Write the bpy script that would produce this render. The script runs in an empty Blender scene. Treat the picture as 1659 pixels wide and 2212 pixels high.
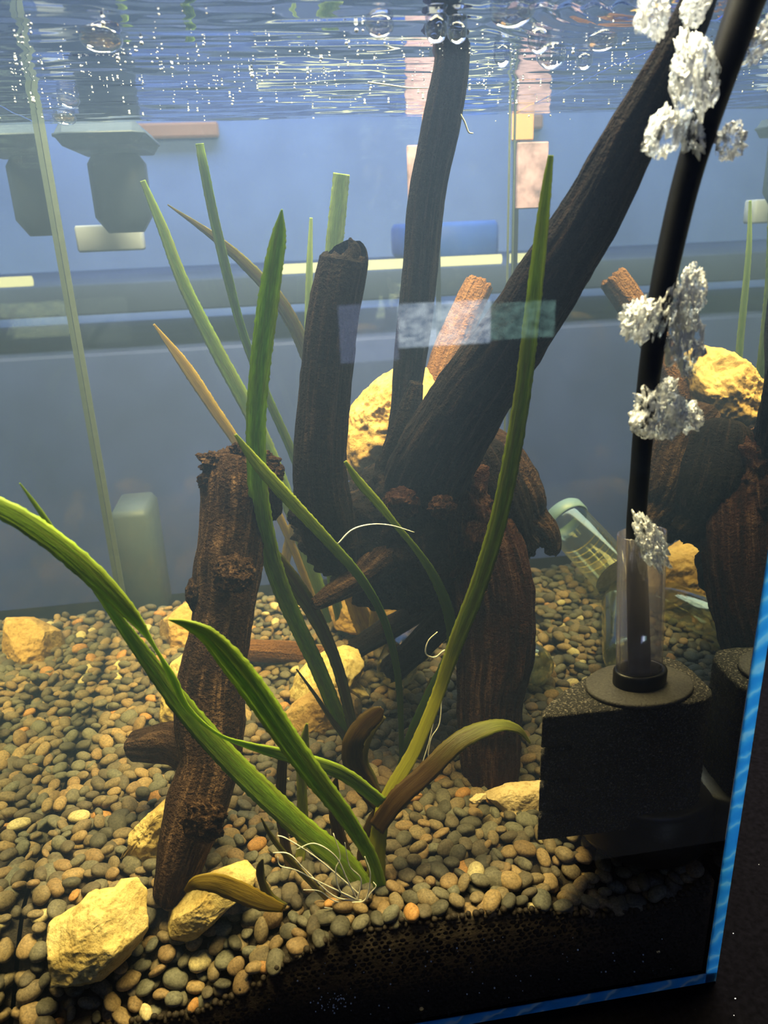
import bpy, math, random
import numpy as np
from mathutils import Matrix, Vector

random.seed(7)
rng = np.random.default_rng(11)
scene = bpy.context.scene
COL = scene.collection

# ------------------------------------------------------------------ camera
F_PX, CX, CY = 1662.0, 829.5, 1106.0           # photo frame 1659 x 2212
vd = np.array([181.5, 4468.0, F_PX]); vd /= np.linalg.norm(vd)
vy = np.array([565 - CX, 489 - .0405 * (565 - 804) - CY, F_PX])
vy -= vd * (vy @ vd); vy /= np.linalg.norm(vy)
ROT = np.array([np.cross(vy, -vd), vy, -vd])   # camera axes (right, down, forward) are its columns
EYE = np.array([0.0, 0.0, 0.35])
cam_d = bpy.data.cameras.new('camera'); cam = bpy.data.objects.new('camera', cam_d); COL.objects.link(cam)
cam_d.sensor_fit = 'VERTICAL'; cam_d.sensor_height = 36.0; cam_d.lens = 36.0 * F_PX / 2212.0
cam_d.clip_start = .01
r_, d_, f_ = ROT[:, 0], ROT[:, 1], ROT[:, 2]
cam.matrix_world = Matrix(((r_[0], -d_[0], -f_[0], EYE[0]), (r_[1], -d_[1], -f_[1], EYE[1]), (r_[2], -d_[2], -f_[2], EYE[2]), (0, 0, 0, 1)))
cam_d.dof.use_dof = True; cam_d.dof.focus_distance = .40; cam_d.dof.aperture_fstop = cam_d.lens / 1.9
scene.camera = cam

# ------------------------------------------------------------------ world, lights, exposure
world = bpy.data.worlds.new('shop_ambient'); scene.world = world; world.use_nodes = True
world.node_tree.nodes['Background'].inputs[0].default_value = (.30, .42, .75, 1)
world.node_tree.nodes['Background'].inputs[1].default_value = .06

def area(name, loc, rot, sx, sy, power, color):
    l = bpy.data.lights.new(name, 'AREA'); l.shape = 'RECTANGLE'; l.size = sx; l.size_y = sy
    l.energy = power; l.color = color
    o = bpy.data.objects.new(name, l); COL.objects.link(o); o.location = loc; o.rotation_euler = rot
    return o
area('aquarium_light_bar', (.10, .405, .80), (0, 0, 0), .60, .20, 34.0, (1.0, .86, .50))
area('shop_ceiling_light', (.0, 1.15, 1.6), (0, 0, 0), 1.8, .6, 44.0, (.47, .61, 1.0))
area('front_blue_fill', (.5, -.9, 1.9), (math.radians(-25), 0, 0), 1.2, .3, 4.0, (.30, .45, 1.0))  # unseen blue fill added for the lower glass edge and navy shadows

vs = scene.view_settings
vs.view_transform = 'Standard'; vs.look = 'None'; vs.exposure = 0.0; vs.gamma = 1.0; vs.use_curve_mapping = False
cy = scene.cycles
cy.caustics_reflective = False; cy.caustics_refractive = False
cy.max_bounces = 4; cy.diffuse_bounces = 1; cy.glossy_bounces = 3; cy.transmission_bounces = 4
cy.use_adaptive_sampling = True; cy.adaptive_threshold = .08; cy.adaptive_min_samples = 16
cy.transparent_max_bounces = 12; cy.volume_bounces = 0
cy.sample_clamp_indirect = 4.0; cy.use_denoising = True

# ------------------------------------------------------------------ pixel -> place
def ray(px, py): return ROT @ np.array([px - CX, py - CY, F_PX])
def at_y(px, py, Y): r = ray(px, py); return EYE + r * (Y / r[1])
def at_z(px, py, Z): r = ray(px, py); return EYE + r * ((Z - EYE[2]) / r[2])
def at_x(px, py, X): r = ray(px, py); return EYE + r * (X / r[0])
def depth(p): return float((np.asarray(p) - EYE) @ f_)
def m_per_px(p): return depth(p) / F_PX
def project(P):
    c = (P - EYE) @ ROT
    return np.stack([CX + F_PX * c[..., 0] / c[..., 2], CY + F_PX * c[..., 1] / c[..., 2]], -1)

XL, XR, YF, YB, ZB, ZW, GT = -.1365, .1805, .2465, .582, .006, .420, .006
def sstep(a, b, x): t = np.clip((x - a) / (b - a), 0, 1); return t * t * (3 - 2 * t)
def gz(x, y):
    """height of the gravel surface"""
    x = np.asarray(x, float); y = np.asarray(y, float)
    z = .0655 + 0 * x
    z = z - .030 * sstep(.012, -.065, x) * sstep(.300, .246, y)
    z = z + .003 * sstep(-.01, .03, x) * sstep(.10, .05, x) * sstep(.33, .25, y)
    z = z - .010 * sstep(.085, .125, x) * sstep(.29, .25, y)
    z = z + .012 * sstep(.155, .18, x) * sstep(.30, .25, y)
    z = z + .005 * sstep(.42, .56, y)
    return z

# ------------------------------------------------------------------ numpy noise
def _h(ix, iy, iz, s):
    n = (ix.astype(np.int64) * 374761393 + iy.astype(np.int64) * 668265263 + iz.astype(np.int64) * 2147483647 + s * 1274126177) & 0xffffffff
    n = ((n ^ (n >> 13)) * 1274126177) & 0xffffffff
    n = ((n ^ (n >> 16)) * 2246822519) & 0xffffffff
    return ((n ^ (n >> 15)) & 0xffffff) / float(0xffffff) * 2 - 1
def noise(p, s=0):
    i = np.floor(p); f = p - i; u = f * f * (3 - 2 * f)
    x, y, z = i[..., 0], i[..., 1], i[..., 2]; o = 0
    for a in (0, 1):
        wx = u[..., 0] if a else 1 - u[..., 0]
        for b in (0, 1):
            wy = u[..., 1] if b else 1 - u[..., 1]
            for c in (0, 1):
                wz = u[..., 2] if c else 1 - u[..., 2]
                o = o + wx * wy * wz * _h(x + a, y + b, z + c, s)
    return o
def fbm(p, oct=4, s=0):
    o = 0; a = 1.0; n = 0
    for k in range(oct):
        o = o + a * noise(p * 2 ** k + 17.3 * k, s + k); n += a; a *= .5
    return o / n
def ridged(p, oct=3, s=0):
    o = 0; a = 1.0; n = 0
    for k in range(oct):
        o = o + a * (1 - np.abs(noise(p * 2 ** k + 9.1 * k, s + k)) * 2); n += a; a *= .5
    return o / n

# ------------------------------------------------------------------ materials
def mat(name):
    m = bpy.data.materials.new(name); m.use_nodes = True; nt = m.node_tree
    for n in list(nt.nodes): nt.nodes.remove(n)
    out = nt.nodes.new('ShaderNodeOutputMaterial')
    return m, nt, out
def N(nt, t, **kw):
    n = nt.nodes.new(t)
    for k, v in kw.items():
        if isinstance(k, str) and hasattr(n, k) and not k.startswith('i_'): setattr(n, k, v)
    return n
def link(nt, a, b): nt.links.new(a, b)
def rgb(c): return (c[0], c[1], c[2], 1)
def s2l(*c): return tuple(((v / 255) / 12.92 if v / 255 <= .04045 else ((v / 255 + .055) / 1.055) ** 2.4) for v in c)
def principled(nt, out, color=(.5, .5, .5), rough=.6, spec=.4, metal=0):
    p = nt.nodes.new('ShaderNodeBsdfPrincipled')
    p.inputs['Base Color'].default_value = rgb(color); p.inputs['Roughness'].default_value = rough
    p.inputs['Specular IOR Level'].default_value = spec; p.inputs['Metallic'].default_value = metal
    link(nt, p.outputs[0], out.inputs['Surface']); return p
def ramp(nt, fac, stops, mode='LINEAR'):
    r = nt.nodes.new('ShaderNodeValToRGB'); r.color_ramp.interpolation = mode
    e = r.color_ramp.elements
    while len(e) < len(stops): e.new(.5)
    for k, (p, c) in enumerate(stops): e[k].position = p; e[k].color = rgb(c) if len(c) == 3 else c
    if fac is not None: link(nt, fac, r.inputs[0])
    return r
def tex_noise(nt, vec, scale, detail=4, rough=.6):
    n = nt.nodes.new('ShaderNodeTexNoise'); n.inputs['Scale'].default_value = scale
    n.inputs['Detail'].default_value = detail; n.inputs['Roughness'].default_value = rough
    if vec is not None: link(nt, vec, n.inputs['Vector'])
    return n
def bump(nt, h, strength, dist, bsdf):
    b = nt.nodes.new('ShaderNodeBump'); b.inputs['Strength'].default_value = strength; b.inputs['Distance'].default_value = dist
    link(nt, h, b.inputs['Height']); link(nt, b.outputs[0], bsdf.inputs['Normal']); return b
def attr(nt, name):
    a = nt.nodes.new('ShaderNodeAttribute'); a.attribute_name = name; return a
def mixc(nt, fac, a, b, mode='MIX'):
    m = nt.nodes.new('ShaderNodeMix'); m.data_type = 'RGBA'; m.blend_type = mode
    for s, v in ((0, fac), (6, a), (7, b)):
        if hasattr(v, 'links'): link(nt, v, m.inputs[s])
        elif isinstance(v, (int, float)): m.inputs[s].default_value = v
        else: m.inputs[s].default_value = rgb(v)
    return m.outputs[2]

def m_wood(name, dark, mid, light, tan=0.5):
    m, nt, out = mat(name); p = principled(nt, out, rough=.8, spec=.06)
    g = attr(nt, 'grain'); tc = nt.nodes.new('ShaderNodeTexCoord')
    n1 = tex_noise(nt, g.outputs['Vector'], 300, 5, .65)
    n2 = tex_noise(nt, tc.outputs['Object'], 60, 5, .6)
    n3 = tex_noise(nt, tc.outputs['Object'], 600, 3, .6)
    r1 = ramp(nt, n1.outputs[0], [(.36, dark), (.52, mid), (.66, light)])
    r2 = ramp(nt, n2.outputs[0], [(.35, (0, 0, 0)), (.75, (1, 1, 1))])
    c = mixc(nt, r2.outputs[0], r1.outputs[0], mid)
    r3 = ramp(nt, n3.outputs[0], [(.6, (0, 0, 0)), (.72, (tan, tan, tan))])
    c = mixc(nt, r3.outputs[0], c, light)
    link(nt, c, p.inputs['Base Color'])
    add = nt.nodes.new('ShaderNodeMath'); add.operation = 'ADD'; link(nt, n1.outputs[0], add.inputs[0]); link(nt, n3.outputs[0], add.inputs[1])
    bump(nt, add.outputs[0], .9, .0035, p)
    return m
WOOD = m_wood('wood_dark', (.002, .0016, .0015), (.0065, .0045, .004), (.045, .028, .021), .22)
WOOD_RED = m_wood('wood_red_brown', (.005, .0022, .002), (.030, .011, .008), (.14, .075, .05), .3)
WOOD_BROWN = m_wood('wood_brown', (.008, .0045, .003), (.036, .019, .012), (.17, .10, .06), .35)
WOOD_PALE = m_wood('wood_pale', (.07, .030, .014), (.17, .08, .036), (.30, .16, .08), .4)

def m_rock(name, a, b, c):
    m, nt, out = mat(name); p = principled(nt, out, rough=.85, spec=.2)
    tc = nt.nodes.new('ShaderNodeTexCoord')
    n1 = tex_noise(nt, tc.outputs['Object'], 45, 6, .65); n2 = tex_noise(nt, tc.outputs['Object'], 420, 4, .7)
    r = ramp(nt, n1.outputs[0], [(.3, a), (.5, b), (.7, c)])
    r2 = ramp(nt, n2.outputs[0], [(.33, (.55, .5, .42)), (.5, (1, 1, 1))])
    link(nt, mixc(nt, .8, r.outputs[0], r2.outputs[0], 'MULTIPLY'), p.inputs['Base Color'])
    ad = nt.nodes.new('ShaderNodeMath'); ad.operation = 'MULTIPLY_ADD'; ad.inputs[1].default_value = .35
    link(nt, n2.outputs[0], ad.inputs[0]); link(nt, n1.outputs[0], ad.inputs[2])
    bump(nt, ad.outputs[0], .6, .003, p)
    return m
ROCK_Y = m_rock('limestone_yellow', (.40, .28, .10), (.58, .45, .19), (.70, .58, .30))
ROCK_O = m_rock('limestone_ochre', (.30, .17, .055), (.48, .31, .12), (.58, .43, .20))
ROCK_T = m_rock('limestone_tan', (.40, .30, .17), (.60, .47, .28), (.72, .60, .40))

PEB = [(0.0, (.062, .059, .052)), (.16, (.110, .102, .084)), (.32, (.15, .118, .080)), (.50, (.085, .072, .058)),
       (.64, (.18, .125, .075)), (.78, (.110, .108, .092)), (.88, (.23, .165, .095)), (.965, (.32, .17, .07)), (.988, (.42, .36, .22))]
def m_pebble(name, use_attr):
    m, nt, out = mat(name); p = principled(nt, out, rough=.6, spec=.18)
    r = ramp(nt, attr(nt, 'rnd').outputs['Fac'], PEB, 'CONSTANT') if use_attr else nt.nodes.new('ShaderNodeObjectInfo')
    rc = r.outputs['Color']
    g = nt.nodes.new('ShaderNodeNewGeometry')
    n = tex_noise(nt, g.outputs['Position'], 900, 3, .7)
    r2 = ramp(nt, n.outputs[0], [(.3, (.6, .6, .6)), (.7, (1.45, 1.4, 1.3))])
    link(nt, mixc(nt, 1.0, rc, r2.outputs[0], 'MULTIPLY'), p.inputs['Base Color'])
    bump(nt, n.outputs[0], .25, .0006, p)
    return m
PEBBLE, PEBBLE_BED = m_pebble('pebble', False), m_pebble('pebble_bed', True)

def m_plain(name, c, rough=.6, spec=.4, nscale=0, nstr=.3, dist=.001, var=.25):
    m, nt, out = mat(name); p = principled(nt, out, c, rough, spec)
    if nscale:
        tc = nt.nodes.new('ShaderNodeTexCoord'); n = tex_noise(nt, tc.outputs['Object'], nscale, 3, .6)
        r = ramp(nt, n.outputs[0], [(.3, tuple(v * (1 - var) for v in c)), (.7, tuple(min(1, v * (1 + var)) for v in c))])
        link(nt, r.outputs[0], p.inputs['Base Color']); bump(nt, n.outputs[0], nstr, dist, p)
    return m
SOIL = m_plain('shade_dark_soil', (.018, .012, .009), .7, .3, 700, .6, .001, .6)  # unlit look of the front gravel put into the soil colour

def m_leaf(name, edge, mid, brown, mix_brown, base=None, cut=(.4, .6)):
    m, nt, out = mat(name)
    a = attr(nt, 'leaf'); sep = nt.nodes.new('ShaderNodeSeparateXYZ'); link(nt, a.outputs['Vector'], sep.inputs[0])
    mp = nt.nodes.new('ShaderNodeMapping'); link(nt, a.outputs['Vector'], mp.inputs[0]); mp.inputs['Scale'].default_value = (9, 14, 1)
    n = tex_noise(nt, mp.outputs[0], 1.0, 4, .6)
    ab = nt.nodes.new('ShaderNodeMath'); ab.operation = 'ABSOLUTE'; link(nt, sep.outputs[0], ab.inputs[0])
    r = ramp(nt, ab.outputs[0], [(.0, mid), (.35, mid), (.7, edge)])
    c = mixc(nt, .55, r.outputs[0], ramp(nt, n.outputs[0], [(.3, (.35, .35, .35)), (.7, (1.5, 1.5, 1.3))]).outputs[0], 'MULTIPLY')
    if base:
        al = attr(nt, 'along'); rb0 = ramp(nt, al.outputs['Fac'], [(cut[0], base), (cut[1], (1, 1, 1))])
        k = ramp(nt, al.outputs['Fac'], [(cut[0], (1, 1, 1)), (cut[1], (0, 0, 0))])
        c = mixc(nt, k.outputs[0], c, mixc(nt, .6, base, c, 'MULTIPLY'))
        c = mixc(nt, k.outputs[0], c, mixc(nt, .5, c, base))
    n2 = tex_noise(nt, a.outputs['Vector'], 2.2, 2, .5)
    rb = ramp(nt, n2.outputs[0], [(.45, (0, 0, 0)), (.62, (mix_brown,) * 3)])
    c = mixc(nt, rb.outputs[0], c, brown)
    p = nt.nodes.new('ShaderNodeBsdfPrincipled'); p.inputs['Roughness'].default_value = .45; p.inputs['Specular IOR Level'].default_value = .4
    link(nt, c, p.inputs['Base Color'])
    t = nt.nodes.new('ShaderNodeBsdfTranslucent'); link(nt, c, t.inputs[0])
    mx = nt.nodes.new('ShaderNodeMixShader'); mx.inputs[0].default_value = .5
    link(nt, p.outputs[0], mx.inputs[1]); link(nt, t.outputs[0], mx.inputs[2]); link(nt, mx.outputs[0], out.inputs['Surface'])
    bump(nt, n.outputs[0], .4, .0006, p)
    return m
LEAF = m_leaf('leaf_green', (.34, .50, .05), (.19, .34, .03), (.22, .20, .04), .35)
LEAF_DARK = m_leaf('leaf_deep_green', (.20, .33, .06), (.12, .22, .04), (.16, .14, .04), .3)
LEAF_YEL = m_leaf('leaf_yellow_green', (.36, .40, .06), (.24, .30, .04), (.22, .16, .04), .3)
LEAF_BROWN = m_leaf('leaf_brown', (.13, .085, .022), (.075, .042, .012), (.04, .018, .007), .8)
LEAF_OLIVE = m_leaf('leaf_olive', (.20, .20, .045), (.12, .11, .028), (.10, .06, .02), .6)
LEAF_GOLD = m_leaf('leaf_golden', (.46, .34, .05), (.34, .24, .04), (.26, .15, .03), .4)
LEAF_PALE = m_leaf('leaf_pale_green', (.30, .42, .16), (.20, .32, .10), (.22, .20, .06), .2)
LEAF_YG = m_leaf('leaf_green_from_yellow', (.30, .38, .05), (.17, .25, .035), (.20, .17, .04), .35, (.52, .50, .05), (.28, .42))
LEAF_BO = m_leaf('leaf_olive_from_brown', (.30, .33, .07), (.20, .22, .05), (.12, .07, .02), .4, (.09, .045, .012), (.35, .75))
LEAF_TIP = m_leaf('leaf_pale_tip', (.40, .50, .08), (.30, .40, .06), (.2, .2, .05), .2, (.10, .20, .035), (.5, .8))
ROOT = m_plain('root_white', (.90, .84, .68), .6, .3, 500, .2, .0005)

def m_glassy(name, tint, ior_fac=.06, edge=.5, rough=.02, gcol=(1, 1, 1), milk=0):
    """thin clear material: transparent seen head-on, mirror-like at the rim"""
    m, nt, out = mat(name)
    t = nt.nodes.new('ShaderNodeBsdfTransparent'); t.inputs[0].default_value = rgb(tint)
    g = nt.nodes.new('ShaderNodeBsdfGlossy'); g.inputs['Roughness'].default_value = rough; g.inputs[0].default_value = rgb(gcol)
    lw = nt.nodes.new('ShaderNodeLayerWeight'); lw.inputs[0].default_value = .5
    r = ramp(nt, lw.outputs['Facing'], [(0, (ior_fac,) * 3), (.55, (ior_fac * 1.6,) * 3), (1, (edge,) * 3)])
    mx = nt.nodes.new('ShaderNodeMixShader'); link(nt, r.outputs[0], mx.inputs[0])
    link(nt, t.outputs[0], mx.inputs[1]); link(nt, g.outputs[0], mx.inputs[2]); sh = mx.outputs[0]
    if milk:
        d = nt.nodes.new('ShaderNodeBsdfTranslucent'); d.inputs[0].default_value = rgb(gcol); m2 = nt.nodes.new('ShaderNodeMixShader'); m2.inputs[0].default_value = milk
        link(nt, sh, m2.inputs[1]); link(nt, d.outputs[0], m2.inputs[2]); sh = m2.outputs[0]
    link(nt, sh, out.inputs['Surface'])
    return m
PANE = m_glassy('pane_glass', (.97, .98, .98), .045, .6)
TUBE = m_glassy('clear_plastic', (.90, .90, .93), .10, .85, .06, (.92, .88, .95), .05)
BOTTLE = m_glassy('bottle_glass', (.78, .80, .66), .16, .95, .05, (.95, .95, .8), .10)
BUBBLE = m_glassy('bubble_film', (.90, .93, 1.0), .22, 1.0, .02)
def m_mirror(name, c):
    m, nt, out = mat(name); g = nt.nodes.new('ShaderNodeBsdfGlossy'); g.inputs[0].default_value = rgb(c); g.inputs['Roughness'].default_value = .0
    link(nt, g.outputs[0], out.inputs['Surface']); return m
WALL_GLASS = m_mirror('side_pane_inner_reflection', (.72, .76, .78))

def m_edge(name, c, tr):
    m, nt, out = mat(name)
    g = nt.nodes.new('ShaderNodeNewGeometry'); mp = nt.nodes.new('ShaderNodeMapping'); link(nt, g.outputs['Position'], mp.inputs[0])
    mp.inputs['Rotation'].default_value = (0, math.radians(28), 0)
    w = nt.nodes.new('ShaderNodeTexWave'); w.bands_direction = 'Z'; w.inputs['Scale'].default_value = 34; w.inputs['Distortion'].default_value = 9
    w.inputs['Detail'].default_value = 3; w.inputs['Detail Scale'].default_value = 1.5; link(nt, mp.outputs[0], w.inputs[0])
    r = ramp(nt, w.outputs[0], [(.1, c), (.80, tuple(min(1, v * 1.1 + .05) for v in c)), (1, (.45, .80, 1))])  # glow carried by the glass and its light ripples painted in blue
    t = nt.nodes.new('ShaderNodeBsdfTranslucent'); link(nt, r.outputs[0], t.inputs[0])
    p = nt.nodes.new('ShaderNodeBsdfPrincipled'); link(nt, r.outputs[0], p.inputs['Base Color']); p.inputs['Roughness'].default_value = .15
    mx = nt.nodes.new('ShaderNodeMixShader'); mx.inputs[0].default_value = tr
    link(nt, p.outputs[0], mx.inputs[1]); link(nt, t.outputs[0], mx.inputs[2]); link(nt, mx.outputs[0], out.inputs['Surface'])
    bump(nt, w.outputs[0], .5, .001, p)
    return m
EDGE = m_edge('edge_glow_paint', (.14, .56, .95), .85)
EDGE_LOW = m_edge('edge_glow_paint_low', (.06, .42, 1.0), .1)
SEAM = m_plain('silicone_pale', (.075, .10, .10), .5, .3, 200, .1, .0005, .1)
TABLE = m_plain('black_stand_top', (.003, .0027, .004), .9, .04, 350, .3, .001, .5)
def m_sponge():
    m, nt, out = mat('black_sponge'); p = principled(nt, out, rough=.75, spec=.3)
    tc = nt.nodes.new('ShaderNodeTexCoord'); n = tex_noise(nt, tc.outputs['Object'], 1100, 3, .75)
    r = ramp(nt, n.outputs[0], [(.42, (.004, .004, .004)), (.56, (.03, .026, .022)), (.68, (.34, .29, .22))])  # pale speckles painted in as sparkle on the sponge grain
    link(nt, r.outputs[0], p.inputs['Base Color']); bump(nt, n.outputs[0], 1.0, .002, p)
    return m
SPONGE = m_sponge()
BLACK_PLASTIC = m_plain('black_plastic', (.004, .004, .005), .35, .22, 800, .15, .0005, .4)
HOSE = m_plain('black_hose', (.004, .005, .009), .55, .15, 300, .05, .0005, .3)
def m_foam():
    m, nt, out = mat('rising_air')
    g = nt.nodes.new('ShaderNodeNewGeometry'); mp = nt.nodes.new('ShaderNodeMapping'); mp.inputs['Scale'].default_value = (1, 1, .4); link(nt, g.outputs['Position'], mp.inputs[0])
    n = tex_noise(nt, mp.outputs[0], 420, 3, .6)
    df = nt.nodes.new('ShaderNodeBsdfDiffuse'); df.inputs[0].default_value = (.97, .98, 1, 1)
    gl = nt.nodes.new('ShaderNodeBsdfGlossy'); gl.inputs['Roughness'].default_value = .36
    t = nt.nodes.new('ShaderNodeBsdfTransparent'); t.inputs[0].default_value = (.9, .94, 1, 1)
    tl = nt.nodes.new('ShaderNodeBsdfTranslucent'); tl.inputs[0].default_value = (.97, .98, 1, 1)
    m0 = nt.nodes.new('ShaderNodeMixShader'); m0.inputs[0].default_value = .55; link(nt, df.outputs[0], m0.inputs[1]); link(nt, tl.outputs[0], m0.inputs[2])
    m1 = nt.nodes.new('ShaderNodeMixShader'); m1.inputs[0].default_value = .5; link(nt, m0.outputs[0], m1.inputs[1]); link(nt, gl.outputs[0], m1.inputs[2])
    m2 = nt.nodes.new('ShaderNodeMixShader'); r = ramp(nt, n.outputs[0], [(.44, (.06,) * 3), (.54, (1, 1, 1))]); link(nt, r.outputs[0], m2.inputs[0])
    link(nt, m1.outputs[0], m2.inputs[2]); link(nt, t.outputs[0], m2.inputs[1]); link(nt, m2.outputs[0], out.inputs['Surface'])
    b = bump(nt, n.outputs[0], 1.0, .004, gl)
    return m
FOAM = m_foam()
def m_emit(name, c, s):
    m, nt, out = mat(name); e = nt.nodes.new('ShaderNodeEmission'); e.inputs[0].default_value = rgb(c); e.inputs[1].default_value = s
    link(nt, e.outputs[0], out.inputs['Surface']); return m

# ------------------------------------------------------------------ object helpers
def tag(o, label=None, cat=None, group=None, kind=None):
    if label: o['label'] = label
    if cat: o['category'] = cat
    if group: o['group'] = group
    if kind: o['kind'] = kind
    return o
def empty(name, loc=(0, 0, 0)):
    o = bpy.data.objects.new(name, None); COL.objects.link(o); o.location = Vector(loc); o.empty_display_size = .01
    return o
def mesh_data(name, v, f, m, smooth=True, attrs=None):
    me = bpy.data.meshes.new(name)
    v = np.asarray(v, float)
    if isinstance(f, np.ndarray) and f.ndim == 2:
        nf, k = f.shape
        me.vertices.add(len(v)); me.vertices.foreach_set('co', v.ravel())
        me.loops.add(nf * k); me.loops.foreach_set('vertex_index', f.ravel().astype(np.int32))
        me.polygons.add(nf); me.polygons.foreach_set('loop_start', np.arange(0, nf * k, k, dtype=np.int32))
        me.update(calc_edges=True)
    else:
        me.from_pydata(v.tolist(), [], [list(map(int, q)) for q in f])
    if smooth: me.polygons.foreach_set('use_smooth', np.ones(len(me.polygons), bool))
    for an, (ty, data) in (attrs or {}).items():
        a = me.attributes.new(an, ty, 'POINT')
        a.data.foreach_set('vector' if ty == 'FLOAT_VECTOR' else 'value', np.asarray(data, np.float32).ravel())
    me.materials.append(m); me.update()
    return me
def build(name, v, f, m, parent=None, smooth=True, attrs=None, origin=None):
    """one mesh object; vertices in world space, its origin at the base of its points"""
    v = np.asarray(v, float)
    if parent is not None: o0 = np.array(parent.matrix_basis.translation)
    elif origin is not None: o0 = np.asarray(origin, float)
    else: o0 = np.array([v[:, 0].mean(), v[:, 1].mean(), v[:, 2].min()])
    o = bpy.data.objects.new(name, mesh_data(name, v - o0, f, m, smooth, attrs)); COL.objects.link(o)
    if parent is not None: o.parent = parent
    else: o.location = o0
    return o
def box(x0, x1, y0, y1, z0, z1, bev=0.0):
    if bev <= 0:
        v = [(x, y, z) for x in (x0, x1) for y in (y0, y1) for z in (z0, z1)]
        return v, [(0, 1, 3, 2), (4, 6, 7, 5), (0, 4, 5, 1), (2, 3, 7, 6), (0, 2, 6, 4), (1, 5, 7, 3)]
    b = bev; L = []
    pts = lambda i, z: [(x0 + i, y0 + i + b * 0, z), (x1 - i, y0 + i, z), (x1 - i, y1 - i, z), (x0 + i, y1 - i, z)]
    def ring(i, z):
        c = b - i if b > i else 0
        return [(x0 + i + c, y0 + i, z), (x1 - i - c, y0 + i, z), (x1 - i, y0 + i + c, z), (x1 - i, y1 - i - c, z),
                (x1 - i - c, y1 - i, z), (x0 + i + c, y1 - i, z), (x0 + i, y1 - i - c, z), (x0 + i, y0 + i + c, z)]
    rings = [ring(b * .7, z0), ring(0, z0 + b), ring(0, z1 - b), ring(b * .7, z1)]
    return loft(rings)
def loft(rings, cap=True):
    n = len(rings[0]); v = [p for r in rings for p in r]; f = []
    for k in range(len(rings) - 1):
        for i in range(n):
            j = (i + 1) % n; f.append((k * n + i, k * n + j, (k + 1) * n + j, (k + 1) * n + i))
    if cap: f.append(tuple(range(n - 1, -1, -1))); f.append(tuple((len(rings) - 1) * n + i for i in range(n)))
    return v, f
def lathe(prof, axis_o, axis_d, n=48, cap=False):
    """profile of (radius, height) turned about an axis"""
    d = np.asarray(axis_d, float); d /= np.linalg.norm(d)
    a = np.cross(d, (0, 0, 1)) if abs(d[2]) < .9 else np.cross(d, (1, 0, 0)); a /= np.linalg.norm(a); b = np.cross(d, a)
    rings = []
    for r, h in prof:
        rings.append([tuple(np.asarray(axis_o) + d * h + (a * math.cos(t) + b * math.sin(t)) * r) for t in np.linspace(0, 2 * math.pi, n, endpoint=False)])
    return loft(rings, cap)
def catmull(P, n):
    P = np.asarray(P, float); k = len(P)
    Q = np.vstack([2 * P[0] - P[1], P, 2 * P[-1] - P[-2]])
    t = np.linspace(0, k - 1, n); i = np.minimum(t.astype(int), k - 2); u = (t - i)[:, None]
    p0, p1, p2, p3 = Q[i], Q[i + 1], Q[i + 2], Q[i + 3]
    return .5 * (2 * p1 + (p2 - p0) * u + (2 * p0 - 5 * p1 + 4 * p2 - p3) * u ** 2 + (3 * p1 - p0 - 3 * p2 + p3) * u ** 3)
def frames(C):
    T = np.gradient(C, axis=0); T /= np.linalg.norm(T, axis=1)[:, None] + 1e-12
    A = np.zeros_like(C); a = np.cross(T[0], f_); 
    if np.linalg.norm(a) < 1e-3: a = np.cross(T[0], (0, 0, 1))
    for i in range(len(C)):
        a = a - T[i] * (a @ T[i]); a = a / np.linalg.norm(a); A[i] = a
    return T, A, np.cross(T, A)
def px_path(pts):
    """rows (px, py, Y, width_px) -> centre points and radii in metres"""
    P = np.array([at_y(p[0], p[1], p[2]) for p in pts])
    R = np.array([p[3] * .5 * m_per_px(q) for p, q in zip(pts, P)])
    return P, R
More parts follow.
